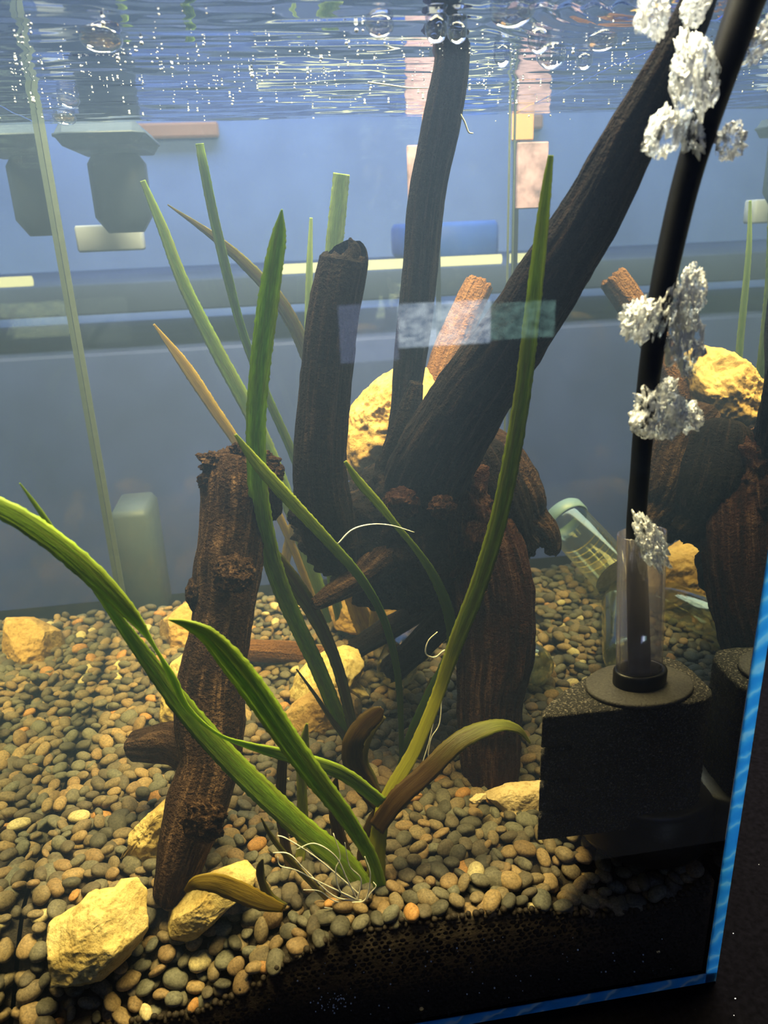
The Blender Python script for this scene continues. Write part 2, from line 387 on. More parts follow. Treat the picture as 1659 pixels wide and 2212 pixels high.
def limb(pts, nu=72, nv=160, groove=.10, lump=.10, gfreq=3.0, seed=0, flat=1.0, end=('dome', 'broken'), P=None, R=None, bits=.03):
    """a piece of driftwood swept along a path with long grain grooves, lumps and worn or broken ends"""
    if P is None: P, R = px_path(pts)
    Q = catmull(np.column_stack([P, R]), nv); C, rad = Q[:, :3], np.maximum(Q[:, 3], .0006)
    T, A, B = frames(C)
    s = np.concatenate([[0], np.cumsum(np.linalg.norm(np.diff(C, axis=0), axis=1))])
    th = np.linspace(0, 2 * math.pi, nu, endpoint=False)
    TH, S = np.meshgrid(th, s); c, sn = np.cos(TH), np.sin(TH)
    gp = np.stack([c * gfreq + 3.1 * seed, sn * gfreq, S * 22 + 1.7 * seed], -1)
    g = ridged(gp, 3, seed); g2 = ridged(gp * np.array([2.3, 2.3, .8]) + 5, 2, seed + 9)
    lp = np.stack([c * 1.1, sn * 1.1, S * 28], -1)
    l = fbm(lp + 7.7 * seed, 3, seed + 3)
    fine = fbm(np.stack([c * 7, sn * 7, S * 160], -1), 3, seed + 5)
    rr = rad[:, None] * (1 + groove * (g - .3) + groove * .45 * (g2 - .3) + lump * l + bits * fine)
    dirv = A[:, None, :] * c[..., None] * flat + B[:, None, :] * sn[..., None]
    V = C[:, None, :] + dirv * rr[..., None]
    rings = [V[i] for i in range(nv)]
    def close(kind, i, sgn):
        out = []; base = V[i]; cen = C[i]; r = rad[i]
        if kind == 'dome':
            for q in (.35, .65, .88, .985):
                k = math.sqrt(1 - q * q); out.append(cen + (base - cen) * k + T[i] * sgn * r * q * .8)
        else:
            for q, off in ((.90, .10), (.72, .10), (.5, .05), (.28, .02), (.05, 0.0)):
                w = cen + (base - cen) * q
                h = fbm(np.column_stack([np.cos(th) * 2.2 * q, np.sin(th) * 2.2 * q, np.full(nu, seed * 2.3)]) * 2, 3, seed + 21)
                out.append(w + T[i] * sgn * r * (off + .45 * h[:, None]))
        return out
    a, b = close(end[0], 0, -1)[::-1], close(end[1], nv - 1, 1)
    rings = a + rings + b
    sv = np.concatenate([np.full(len(a), s[0]), s, np.full(len(b), s[-1])])
    rv = np.concatenate([np.full(len(a), rad[0]), rad, np.full(len(b), rad[-1])])
    nr = len(rings); V = np.concatenate(rings)
    I = np.arange(nr - 1)[:, None] * nu; J = np.arange(nu)[None, :]; J2 = (J + 1) % nu
    F = np.stack([I + J, I + J2, I + nu + J2, I + nu + J], -1).reshape(-1, 4)
    v0 = len(V); V = np.vstack([V, V[:nu].mean(0), V[-nu:].mean(0)])
    tri = [(v0, (j + 1) % nu, j) for j in range(nu)] + [(v0 + 1, (nr - 1) * nu + j, (nr - 1) * nu + (j + 1) % nu) for j in range(nu)]
    grain = np.stack([np.tile(np.cos(th), nr) * np.repeat(rv, nu), np.tile(np.sin(th), nr) * np.repeat(rv, nu), np.repeat(sv, nu) * .07 + seed * .1], -1)
    grain = np.vstack([grain, grain[0], grain[-1]])
    me_f = [tuple(q) for q in F.tolist()] + tri
    return V, me_f, {'grain': ('FLOAT_VECTOR', grain)}
def ico(sub):
    import bmesh
    bm = bmesh.new(); bmesh.ops.create_icosphere(bm, subdivisions=sub, radius=1)
    v = np.array([x.co[:] for x in bm.verts]); f = np.array([[w.index for w in q.verts] for q in bm.faces]); bm.free()
    return v, f
ICO = {1: ico(2), 2: ico(3), 3: ico(4), 4: ico(5), 5: ico(6)}; ICO[6] = ICO[5]

def burl(px, py, Y, w, h, d, seed, amp=.35, sub=5, fq=2.2):
    """a gnarled lump of wood"""
    v, f = ICO[sub]; c = at_y(px, py, Y); k = m_per_px(c)
    n = fbm(v * fq + seed * 3.3, 5, seed); rg = ridged(v * fq * 1.3 + seed, 3, seed + 4)
    q = v * (1 + amp * n + amp * .45 * (rg - .3))[:, None]
    V = c + r_ * (q[:, :1] * w * .5 * k) - d_ * (q[:, 1:2] * h * .5 * k) - f_ * (q[:, 2:] * d * .5 * k)
    return V, f, {'grain': ('FLOAT_VECTOR', np.column_stack([v[:, 0] * .02, v[:, 2] * .02, v[:, 1] * .006 + seed]))}

def rock(outline, Y, thick, seed, facets=16, rough=.05, sub=5, zdrop=0):
    """stone whose outline in the photo is given in pixels, with its own depth, facets and broken ridges"""
    O = np.array(outline, float); cen = (O.min(0) + O.max(0)) / 2; c3 = at_y(cen[0], cen[1], Y); k = m_per_px(c3)
    P = (O - cen) * k
    ang = np.arctan2(-P[:, 1], P[:, 0])
    dense = []
    for i in range(len(P)):
        for t in np.linspace(0, 1, 12, endpoint=False): dense.append(P[i] * (1 - t) + P[(i + 1) % len(P)] * t)
    D = np.array(dense); a = np.arctan2(-D[:, 1], D[:, 0]); rad = np.hypot(D[:, 0], D[:, 1]); o = np.argsort(a)
    a, rad = a[o], rad[o]
    v, f = ICO[sub]
    th = np.arctan2(v[:, 1], v[:, 0]); Rt = np.interp(th, np.concatenate([a - 2 * math.pi, a, a + 2 * math.pi]), np.tile(rad, 3))
    q = np.column_stack([v[:, 0] * Rt, v[:, 1] * Rt, v[:, 2] * thick])
    R = np.random.default_rng(seed); S = np.array([np.abs(q[:, 0]).max(), np.abs(q[:, 1]).max(), thick])
    for _ in range(facets):
        n = R.normal(size=3); n[2] = abs(n[2]) * 1.3 + .35; n[1] += .2; n /= np.linalg.norm(n)
        dmax = (q @ n).max(); dd = dmax * R.uniform(.74, .97); ex = np.clip(q @ n - dd, 0, None); q = q - ex[:, None] * n * .93
    u = q / S.max()
    rim = .35 + .65 * np.abs(v[:, 2])
    disp = rough * (ridged(u * 2.2 + seed, 4, seed) - .3) + rough * .7 * fbm(u * 6 + seed, 4, seed + 2) + rough * .25 * fbm(u * 26, 2, seed + 5)
    nrm = v * np.array([1, 1, 1.0])
    q = q + nrm * (disp * rim * S.max())[:, None]
    V = c3 + r_ * q[:, :1] - d_ * q[:, 1:2] - f_ * q[:, 2:]
    V[:, 2] -= zdrop
    return V, f
def leaf(pts, seed=0, n=None, cup=.07, spikes=.10, thick=.00035, tipw=None):
    """ribbon leaf; rows (px, py, Y, width_px, twist_deg)"""
    P = np.array([at_y(p[0], p[1], p[2]) for p in pts]); W = np.array([.84 * p[3] * m_per_px(q) for p, q in zip(pts, P)])
    TW = np.radians([p[4] if len(p) > 4 else 0 for p in pts])
    n = n or max(40, int(np.linalg.norm(np.diff(P, axis=0), axis=1).sum() / .0011))
    Q = catmull(np.column_stack([P, W, TW]), n); C, W, TW = Q[:, :3], np.maximum(Q[:, 3], .0003), Q[:, 4]
    T = np.gradient(C, axis=0); T /= np.linalg.norm(T, axis=1)[:, None] + 1e-12
    view = C - EYE; view /= np.linalg.norm(view, axis=1)[:, None]
    S = np.cross(T, view); S /= np.linalg.norm(S, axis=1)[:, None] + 1e-9; Nn = np.cross(S, T)
    S2 = S * np.cos(TW)[:, None] + Nn * np.sin(TW)[:, None]; N2 = np.cross(S2, T)
    s = np.concatenate([[0], np.cumsum(np.linalg.norm(np.diff(C, axis=0), axis=1))])
    R = np.random.default_rng(seed + 100)
    us = np.array([-1, -.72, -.4, 0, .4, .72, 1.0]); m = len(us)
    wob = 1 + .012 * np.array([math.sin(x * 900 + seed) for x in s])
    top = np.zeros((n, m, 3))
    for k, u in enumerate(us):
        w = W * .5 * wob
        if abs(u) == 1: w = w * (1 + spikes * (R.random(n) ** 3)) 
        off = cup * W * (abs(u) ** 1.6) + .04 * W * math.cos(u * 9 + seed)
        top[:, k] = C + S2 * (w * u)[:, None] + N2 * off[:, None]
    bot = top - N2[:, None, :] * thick
    V = np.concatenate([top.reshape(-1, 3), bot.reshape(-1, 3)]); h = n * m; F = []
    for i in range(n - 1):
        for k in range(m - 1):
            a = i * m + k; F.append((a, a + 1, a + m + 1, a + m)); F.append((h + a, h + a + m, h + a + m + 1, h + a + 1))
        for k in (0, m - 1):
            a = i * m + k; q = (a, a + m, h + a + m, h + a); F.append(q if k == 0 else q[::-1])
    for i in (0, n - 1):
        for k in range(m - 1):
            a = i * m + k; q = (a, h + a, h + a + 1, a + 1); F.append(q if i == 0 else q[::-1])
    L = np.stack([np.tile(us, n), np.repeat(s * 10, m), np.full(n * m, seed * 1.37)], -1)
    return V, np.array(F), {'leaf': ('FLOAT_VECTOR', np.vstack([L, L])), 'along': ('FLOAT', np.tile(np.repeat(s / s[-1], m), 2))}
def strand(P, r0, r1, n=26, seg=6):
    C = catmull(P, n); T, A, B = frames(C); rings = []
    for i in range(n):
        r = r0 + (r1 - r0) * i / (n - 1)
        rings.append([tuple(C[i] + r * (A[i] * math.cos(t) + B[i] * math.sin(t))) for t in np.linspace(0, 2 * math.pi, seg, endpoint=False)])
    return loft(rings)
def pxs(rows): return np.array([at_y(*p) for p in rows])

# ================================================================== SETTING: the shop behind and the stand
v, f = box(-2.4, 2.4, 1.70, 1.74, -.6, 2.2)
tag(build('wall_back', v, f, m_plain('shop_wall_blue', (.20, .30, .88), .8, .2, 3, .1, .01, .25), smooth=False), kind='structure')
v, f = box(-2.4, 2.4, -2.2, 1.75, -.64, -.60)
tag(build('floor', v, f, m_plain('shop_floor', (.05, .055, .07), .6, .3, 6, .1, .01, .2), smooth=False), kind='structure')
# black stand the aquarium stands on
v, f = box(-.62, .75, .16, .75, -.60, -.0005, .004)
st = build('aquarium_stand', v, f, TABLE)
tag(st, 'black stand with a dusty top under the aquarium', 'stand')
R = np.random.default_rng(4)
for k in range(60):
    p = np.array([R.uniform(.18, .26), R.uniform(.20, .40), -.0008]) if k < 42 else np.array([R.uniform(.04, .2), R.uniform(.215, .243), -.0008])
    vv, ff = ICO[1]; s = R.uniform(.0002, .0007) * (1.6 if k % 11 == 0 else 1)
    if k == 0: dv, df = [], []
    df.append(ff + 42 * k); dv.append(vv * np.array([s * R.uniform(.8, 1.8), s, s * .5]) + p)
o = build('dust', np.vstack(dv), np.vstack(df), m_plain('dust_white', (.75, .75, .8), .8, .2), st)
o['kind'] = 'stuff'

# ================================================================== the aquarium
tank = empty('aquarium', ((XL + XR) / 2, (YF + YB) / 2, 0))
tag(tank, 'rimless glass aquarium with a blue glow painted on its front edge', 'aquarium')
v, f = box(XL - GT, XR + GT, YF, YB + GT, 0, ZB); build('bottom_pane', v, f, TABLE, tank, False)
ZT = .445
v, f = box(XL, XR, YB, YB + GT, ZB, ZT); build('back_pane', v, f, m_glassy('back_glass', (.95, .98, .97), .02, .2), tank, False)
v = [(XL - GT, YF, ZB), (XR, YF, ZB), (XR, YF, ZT), (XL - GT, YF, ZT)]
v, f = box(XL, XR, YF - .0006, YF - .0001, ZB, ZT); build('front_pane', v, [f[2]], PANE, tank, False)
v, f = box(XL - .0008, XL, YF, YB, ZB, ZT); build('left_pane', v, f, WALL_GLASS, tank, False)
v, f = box(XR, XR + .0008, YF, YB, ZB, ZT); build('right_pane', v, f, WALL_GLASS, tank, False)
v, f = box(XR + .0006, XR + GT, YF - .0004, YF + .0004, 0, ZT); build('pane_edge', v, f, EDGE, tank, False)['label'] = 'upright glass edge with its blue glow painted on'
v, f = box(XL - GT, XR + .0006, YF - .0004, YF + .0004, 0, ZB); build('pane_edge', v, f, EDGE_LOW, tank, False)['label'] = 'lower glass edge with its blue glow painted on'
v, f = box(XL + .0002, XL + .0036, YB - .002, YB - .0005, ZB, ZT); build('silicone_seam', v, f, SEAM, tank, False)
v, f = box(XR - .0025, XR - .0012, YB - .002, YB - .0005, ZB, ZT); build('silicone_seam', v, f, SEAM, tank, False)

# ------------------------------------------------------------------ water
def m_water():
    m, nt, out = mat('hazy_water')
    s = nt.nodes.new('ShaderNodeVolumeScatter'); s.inputs['Color'].default_value = (.32, .50, 1.0, 1); s.inputs['Density'].default_value = .50; s.inputs['Anisotropy'].default_value = .1
    a = nt.nodes.new('ShaderNodeVolumeAbsorption'); a.inputs['Color'].default_value = (.88, .78, .0, 1); a.inputs['Density'].default_value = 1.25
    ad = nt.nodes.new('ShaderNodeAddShader'); link(nt, s.outputs[0], ad.inputs[0]); link(nt, a.outputs[0], ad.inputs[1]); link(nt, ad.outputs[0], out.inputs['Volume'])
    return m
e = .0003
v, f = box(XL + e, XR - e, YF + e, YB - .003, ZB + e, ZW - .004)
water = build('water', v, f, m_water(), None, False)
tag(water, 'hazy blue aquarium water filling the glass tank', 'water', kind='stuff')
def m_surface():
    m, nt, out = mat('water_surface')
    t = nt.nodes.new('ShaderNodeBsdfTransparent'); t.inputs[0].default_value = (.97, .98, 1, 1)
    g = nt.nodes.new('ShaderNodeBsdfGlossy'); g.inputs['Roughness'].default_value = .03; g.inputs[0].default_value = (.80, .86, .97, 1)
    lw = nt.nodes.new('ShaderNodeLayerWeight'); lw.inputs[0].default_value = .5
    r = ramp(nt, lw.outputs['Facing'], [(.40, (.03,) * 3), (.54, (.95,) * 3)])
    mx = nt.nodes.new('ShaderNodeMixShader'); link(nt, r.outputs[0], mx.inputs[0]); link(nt, t.outputs[0], mx.inputs[1]); link(nt, g.outputs[0], mx.inputs[2])
    link(nt, mx.outputs[0], out.inputs['Surface']); return m
nx, ny = 170, 190
gx, gy = np.meshgrid(np.linspace(XL + .0005, XR - .0005, nx), np.linspace(YF + .0005, YB - .0005, ny))
q = np.stack([gx * 16, gy * 55, 0 * gx], -1)
wz = ZW + .0008 * fbm(q, 3, 3) + .0002 * fbm(q * 2.6 + 4, 2, 8) + .0010 * np.exp(-((gx - .15) ** 2 + (gy - .29) ** 2) / .0025) * np.sin(np.hypot(gx - .15, gy - .29) * 700)
V = np.stack([gx, gy, wz], -1).reshape(-1, 3)
I = (np.arange(ny - 1)[:, None] * nx + np.arange(nx - 1)[None, :])
F = np.stack([I, I + 1, I + nx + 1, I + nx], -1).reshape(-1, 4)
build('water_surface', V, F, m_surface(), water)

# ------------------------------------------------------------------ gravel bed
nx, ny = 100, 100
gx, gy = np.meshgrid(np.linspace(XL + .001, XR - .001, nx), np.linspace(YF + .0015, YB - .004, ny))
V = np.stack([gx, gy, gz(gx, gy) - .0048], -1).reshape(-1, 3)
I = (np.arange(ny - 1)[:, None] * nx + np.arange(nx - 1)[None, :])
F = np.stack([I, I + 1, I + nx + 1, I + nx], -1).reshape(-1, 4).tolist()
b0 = len(V); V = np.vstack([V, [(x, YF + .0015, ZB + .0005) for x in gx[0]]])
F += [(b0 + i, b0 + i + 1, i + 1, i) for i in range(nx - 1)]
bed = build('gravel_bed', V, [tuple(q) for q in F], SOIL)
tag(bed, 'soil and gravel bed coloured dark as shade across the aquarium bottom', 'gravel', kind='stuff')
# soil grains pressed against the front glass, shade painted in as dark colour
gv, gf = ICO[1]; GV, GF = [], []; cnt = 0
for zi, z in enumerate(np.arange(ZB + .0015, .075, .0026)):
    for x in np.arange(XL + .002, XR - .002, .0031):
        xx = x + (.0015 if zi % 2 else 0) + rng.uniform(-.0004, .0004); zz = z + rng.uniform(-.0004, .0004)
        if zz > gz(xx, YF) - .0015: continue
        s = rng.uniform(.00125, .0018)
        GV.append(gv * np.array([s * rng.uniform(.85, 1.2), s, s * rng.uniform(.8, 1.1)]) + (xx, YF + .0022 + rng.uniform(0, .0008), zz)); GF.append(gf + 42 * cnt); cnt += 1
o = build('soil_grains', np.vstack(GV), np.vstack(GF), SOIL, bed); o['kind'] = 'stuff'

# pebbles: poisson-like scatter in layers
def scatter(n_try, dmin, seed):
    R = np.random.default_rng(seed); cell = dmin; grid = {}; out = []
    xs = R.uniform(XL + .0030, XR - .0040, n_try); ys = R.uniform(YF + .0045, YB - .006, n_try)
    for x, y in zip(xs, ys):
        i, j = int(x / cell + 1000), int(y / cell); ok = True
        for a in (-1, 0, 1):
            for b in (-1, 0, 1):
                for (u, w) in grid.get((i + a, j + b), ()):
                    if (u - x) ** 2 + (w - y) ** 2 < dmin * dmin: ok = False
        if ok: grid.setdefault((i, j), []).append((x, y)); out.append((x, y))
    return np.array(out)
top = scatter(40000, .0056, 1); low = scatter(16000, .0064, 2)
XY = np.vstack([top, low]); layer = np.concatenate([np.zeros(len(top)), np.ones(len(low))])
nP = len(XY)
Z = gz(XY[:, 0], XY[:, 1]) - .0010 + rng.normal(0, .0009, nP) - layer * .0026
POS = np.column_stack([XY, Z])
a = rng.uniform(.0036, .0060, nP); AX = np.column_stack([a, a * rng.uniform(.60, .86, nP), a * rng.uniform(.38, .56, nP)])
AX *= np.where(rng.random(nP) < .12, .7, 1.0)[:, None]
yaw = rng.uniform(0, 2 * math.pi, nP); tx = rng.normal(0, .32, nP); ty = rng.normal(0, .25, nP)
def eul(x, y, z):
    cx_, sx_, cy_, sy_, cz_, sz_ = np.cos(x), np.sin(x), np.cos(y), np.sin(y), np.cos(z), np.sin(z)
    M = np.zeros((len(x), 3, 3))
    M[:, 0, 0] = cy_ * cz_; M[:, 0, 1] = sx_ * sy_ * cz_ - cx_ * sz_; M[:, 0, 2] = cx_ * sy_ * cz_ + sx_ * sz_
    M[:, 1, 0] = cy_ * sz_; M[:, 1, 1] = sx_ * sy_ * sz_ + cx_ * cz_; M[:, 1, 2] = cx_ * sy_ * sz_ - sx_ * cz_
    M[:, 2, 0] = -sy_; M[:, 2, 1] = sx_ * cy_; M[:, 2, 2] = cx_ * cy_
    return M
ROTS = eul(tx, ty, yaw)
# individuals: those that show largest
PX = project(POS); size = AX[:, 0] * AX[:, 1] / ((POS - EYE) @ f_) ** 2
SPONGE_PX = (1165, 1400, 1560, 1905)
vis = (layer == 0) & (PX[:, 0] > 12) & (PX[:, 0] < 1560) & (PX[:, 1] < 2195) & (PX[:, 1] > 1650)
vis &= ~((PX[:, 0] > SPONGE_PX[0]) & (PX[:, 1] < SPONGE_PX[3]))
for (x0, y0, x1, y1) in ((95, 1915, 315, 2130), (350, 1870, 545, 2030), (340, 1650, 500, 1890), (740, 1850, 830, 1930), (255, 1720, 390, 1865), (1050, 1650, 1185, 1775), (1000, 1640, 1120, 1665)):
    vis &= ~((PX[:, 0] > x0) & (PX[:, 0] < x1) & (PX[:, 1] > y0) & (PX[:, 1] < y1))
order = np.argsort(-np.where(vis, size, 0))[:300]
single = np.zeros(nP, bool); single[order] = True
def pebble_shape(sub, s):
    v, _ = ICO[sub]; p = np.sign(v) * np.abs(v) ** .92
    return p * (1 + .10 * fbm(v * 1.3 + s * 5.1, 2, s))[:, None]
SH3 = [mesh_data('pebble', pebble_shape(2, k), ICO[2][1], PEBBLE) for k in range(8)]
SHAPES = {s: [pebble_shape(s, k) for k in range(8)] for s in (1, 2)}
PV, PF, PR = [], [], []; off = 0
for i in range(nP):
    if single[i]: continue
    s = 2 if (POS[i, 1] < .43 and layer[i] == 0) else 1
    v = SHAPES[s][i % 8]
    PV.append((v * AX[i]) @ ROTS[i].T + POS[i]); PF.append(ICO[s][1] + off); off += len(v); PR.append(np.full(len(v), rng.random()))
o = build('pebbles', np.vstack(PV), np.vstack(PF), PEBBLE_BED, attrs={'rnd': ('FLOAT', np.concatenate(PR))}, origin=(0, .4, .06))
tag(o, 'bed of small smooth grey and brown river pebbles covering the aquarium floor', 'pebbles', kind='stuff')
for i in order:
    o = bpy.data.objects.new('pebble', SH3[i % 8]); COL.objects.link(o)
    M = Matrix([list(ROTS[i][k] * AX[i]) + [POS[i][k]] for k in range(3)] + [[0, 0, 0, 1]])
    o.matrix_world = M
    u = rng.random(); kcol = max(k for k in range(len(PEB)) if PEB[k][0] <= u); o.color = rgb(PEB[kcol][1])
    hue = ('dark charcoal', 'mid grey', 'brown', 'dark brown', 'warm brown', 'olive grey', 'tan', 'orange', 'cream')[kcol]
    where = 'left of the ribbon-leaved plant' if PX[i, 0] < 780 else 'right of the ribbon-leaved plant'
    tag(o, f'small smooth {hue} pebble on the front gravel {where}', 'pebble', f'{hue} pebbles {where}')

# ================================================================== DRIFTWOOD, main piece
dw = empty('driftwood', at_z(1055, 1640, .064)); tag(dw, 'large dark branching driftwood stump standing in the middle of the tank', 'driftwood')
def part(name, res, m, parent, label=None, smooth=True):
    o = build(name, res[0], res[1], m, parent, smooth, res[2] if len(res) > 2 else None)
    if label: o['label'] = label
    return o
part('branch', limb([(900, 1130, .392, 200), (930, 1010, .378, 180), (1010, 870, .358, 165), (1105, 735, .336, 150), (1190, 600, .318, 140), (1275, 465, .302, 130), (1350, 320, .290, 115), (1420, 190, .281, 100), (1475, 80, .275, 84), (1520, -30, .270, 70)], 120, 420, .07, .07, 3.2, 2), WOOD, dw, 'thick dark branch slanting up to the water surface')
part('branch', limb([(855, 1040, .412, 85), (872, 900, .410, 62), (888, 760, .408, 72), (905, 610, .404, 72), (918, 470, .400, 76), (932, 370, .396, 78), (955, 250, .390, 82), (975, 130, .384, 76), (972, 40, .378, 70), (960, -40, .374, 66)], 84, 340, .09, .08, 2.6, 4), WOOD, dw, 'slim upright dark branch reaching the surface')
part('branch', limb([(725, 1200, .368, 100), (702, 1110, .366, 120), (692, 1020, .366, 112), (697, 900, .368, 108), (708, 780, .370, 106), (722, 670, .372, 108), (742, 575, .374, 104), (744, 560, .374, 102)], 100, 300, .08, .05, 3.0, 6), WOOD, dw, 'short dark snapped-off branch stub')
part('splinter', limb([(758, 590, .370, 46), (760, 560, .370, 40), (764, 538, .370, 30), (758, 522, .370, 14), (756, 514, .370, 6)], 36, 60, .25, .3, 2, 8), WOOD, dw)
part('branch_stub', limb([(862, 1000, .388, 90), (878, 920, .386, 62), (892, 860, .386, 42), (899, 828, .386, 30)], 60, 120, .12, .12, 2.6, 9), WOOD, dw)
part('branch', limb([(925, 900, .47, 60), (955, 800, .48, 66), (990, 710, .49, 64), (1035, 615, .50, 62)], 60, 140, .12, .08, 2.6, 12), WOOD_PALE, dw, 'orange brown branch behind the slanting one')
# burl heart
part('burl', burl(905, 1120, .392, 300, 300, 250, 3, .30, 6, 1.9), WOOD, dw)
part('burl', burl(800, 1150, .395, 300, 210, 220, 5, .35, 6, 2.1), WOOD, dw)
part('burl', burl(985, 1120, .380, 160, 260, 170, 8, .42, 6, 2.4), WOOD_RED, dw)
part('burl', burl(890, 1230, .400, 320, 170, 240, 11, .34, 6, 2.0), WOOD, dw)
part('knot', burl(868, 1085, .352, 70, 66, 40, 13, .38, 5, 1.7), WOOD_RED, dw)
part('knot', burl(955, 1095, .345, 60, 50, 40, 14, .38, 5, 1.7), WOOD_RED, dw)
part('knot', burl(1030, 1160, .345, 50, 70, 46, 15, .38, 5, 1.7), WOOD_RED, dw)
part('knot', burl(655, 1115, .366, 60, 46, 46, 16, .45, 4, 2.4), WOOD, dw)
part('knot', burl(720, 1180, .362, 96, 70, 70, 17, .4, 5, 2.4), WOOD, dw)
# hood that curls down at its tip
part('curled_bark', limb([(1010, 950, .425, 110), (1070, 985, .422, 130), (1110, 1060, .416, 150), (1140, 1120, .410, 120), (1175, 1150, .404, 84), (1192, 1178, .400, 52), (1190, 1196, .398, 34)], 96, 220, .12, .05, 4.2, 18, .8), WOOD_BROWN, dw, 'curled lip of bark with grey grain')
part('curled_bark', limb([(1030, 1000, .40, 140), (1070, 1090, .392, 150), (1110, 1160, .388, 100), (1150, 1185, .386, 50)], 80, 140, .12, .08, 4.0, 19), WOOD, dw)
# legs and roots
part('trunk', limb([(985, 1060, .395, 110), (1030, 1160, .380, 160), (1058, 1250, .368, 166), (1068, 1330, .360, 164), (1068, 1420, .352, 152), (1058, 1510, .346, 138), (1058, 1590, .342, 128), (1060, 1680, .336, 118)], 132, 360, .12, .07, 3.6, 22), WOOD_RED, dw, 'red brown grooved root leg')
part('root', limb([(850, 1180, .375, 90), (790, 1235, .365, 66), (735, 1272, .355, 50), (690, 1300, .350, 34), (676, 1304, .349, 22)], 64, 160, .12, .10, 2.6, 24), WOOD_BROWN, dw)
part('root', limb([(960, 1270, .42, 70), (900, 1320, .43, 52), (830, 1362, .445, 50), (770, 1400, .46, 46)], 48, 120, .12, .08, 2.6, 26), WOOD, dw)
part('root', limb([(1000, 1300, .40, 90), (950, 1350, .405, 66), (900, 1400, .41, 60), (845, 1450, .415, 58)], 48, 120, .12, .08, 2.6, 28), WOOD, dw)
for k, (x, y, w, h) in enumerate([(800, 1262, 40, 60), (772, 1255, 26, 50), (835, 1265, 44, 44), (745, 1185, 60, 50), (890, 1290, 60, 60), (1140, 1178, 40, 40)]):
    part('bark_shred', burl(x, y, .374 if k != 5 else .395, w, h, 26, 30 + k, .5, 4, 2.6), WOOD, dw)

# ================================================================== DRIFTWOOD, left log
lg = empty('driftwood_log', at_z(385, 1890, .05)); tag(lg, 'upright brown driftwood log with a broken top and knots', 'driftwood')
log_trunk = part('trunk', limb([(372, 1925, .288, 84), (395, 1840, .294, 112), (425, 1750, .302, 128), (455, 1650, .312, 126), (452, 1560, .322, 142), (452, 1480, .330, 148), (470, 1390, .338, 136), (486, 1300, .345, 132), (496, 1210, .351, 142), (510, 1110, .357, 150), (516, 1040, .361, 158), (518, 1000, .363, 140), (520, 985, .364, 110)], 132, 420, .040, .17, 2.2, 41), WOOD_BROWN, lg)
part('branch_stub', limb([(430, 1620, .325, 110), (380, 1605, .335, 90), (330, 1608, .345, 74), (296, 1612, .352, 64)], 64, 120, .08, .08, 2.6, 43), WOOD_BROWN, lg)
part('knot', burl(505, 1240, .328, 84, 80, 44, 45, .4, 5, 2.0), WOOD_BROWN, lg)
part('knot', burl(425, 1280, .345, 44, 80, 60, 46, .3, 5, 1.6), WOOD_BROWN, lg)
part('knot', burl(588, 1085, .360, 44, 74, 50, 47, .3, 5, 1.6), WOOD, lg)
part('knot', burl(440, 1770, .284, 90, 90, 40, 48, .4, 5, 2.0), WOOD_BROWN, lg)
for k, (x, y, w, h) in enumerate([(470, 1000, 70, 50), (515, 975, 36, 34), (560, 1000, 70, 50), (455, 1035, 50, 40), (590, 1020, 40, 44)]):
    part('splinter', burl(x, y, .356, w, h, 40, 50 + k, .6, 5, 2.4), WOOD_BROWN, lg)

# other wood behind
o = part('driftwood_branch', limb([(545, 1405, .475, 46), (640, 1412, .478, 50), (740, 1425, .48, 46), (850, 1430, .475, 40)], 60, 140, .08, .08, 2.6, 61), WOOD_PALE, None)
tag(o, 'pale fallen driftwood branch lying on the pebbles behind the tall log', 'driftwood')

# ================================================================== ROCKS
def stone(outline, Y, th, seed, m, label, **kw):
    v, f = rock(outline, Y, th, seed, **kw); return tag(build('rock', v, f, m), label, 'rock')
stone([(88, 2100), (92, 2040), (108, 1992), (160, 1962), (188, 1934), (215, 1928), (240, 1928), (250, 1908), (292, 1904), (318, 1935), (316, 1985), (318, 2020), (285, 2065), (250, 2100), (205, 2140), (150, 2135), (108, 2128)], .268, .019, 3, ROCK_Y, 'largest pale yellow jagged rock at the front glass corner', facets=26, rough=.055, sub=6)
stone([(343, 2012), (355, 1975), (390, 1938), (430, 1900), (480, 1880), (538, 1862), (554, 1888), (548, 1915), (505, 1945), (470, 1982), (430, 2018), (380, 2042), (350, 2034)], .278, .016, 5, ROCK_Y, 'long pale yellow rock under the brown fallen leaf', facets=16, rough=.05, sub=6)
stone([(246, 1858), (285, 1835), (280, 1800), (320, 1760), (370, 1715), (410, 1700), (405, 1800), (380, 1870), (320, 1868)], .318, .012, 8, ROCK_Y, 'ridged yellow rock leaning on the foot of the upright log', facets=14, rough=.10, sub=6)
stone([(622, 1505), (638, 1460), (670, 1420), (740, 1394), (780, 1400), (787, 1440), (772, 1475), (800, 1500), (814, 1530), (775, 1565), (720, 1560), (640, 1535)], .432, .020, 12, ROCK_Y, 'rounded yellow rock standing behind a tilted ochre slab', facets=14, rough=.07, sub=6)
stone([(598, 1560), (640, 1512), (700, 1480), (745, 1490), (790, 1520), (770, 1560), (715, 1590), (690, 1622), (640, 1600)], .402, .014, 14, ROCK_O, 'tilted ochre slab of rock in front of the rounded yellow rock', facets=12, rough=.05, sub=6)
stone([(1045, 1716), (1090, 1696), (1140, 1690), (1200, 1688), (1200, 1780), (1140, 1784), (1095, 1762)], .312, .012, 17, ROCK_T, 'flat tan rock beside the black sponge filter', facets=12, rough=.06, sub=5)
stone([(1013, 1728), (1030, 1716), (1050, 1714), (1052, 1724), (1035, 1735), (1018, 1736)], .305, .003, 19, ROCK_T, 'tiny white chip of rock next to the flat tan rock', facets=6, rough=.1, sub=4)
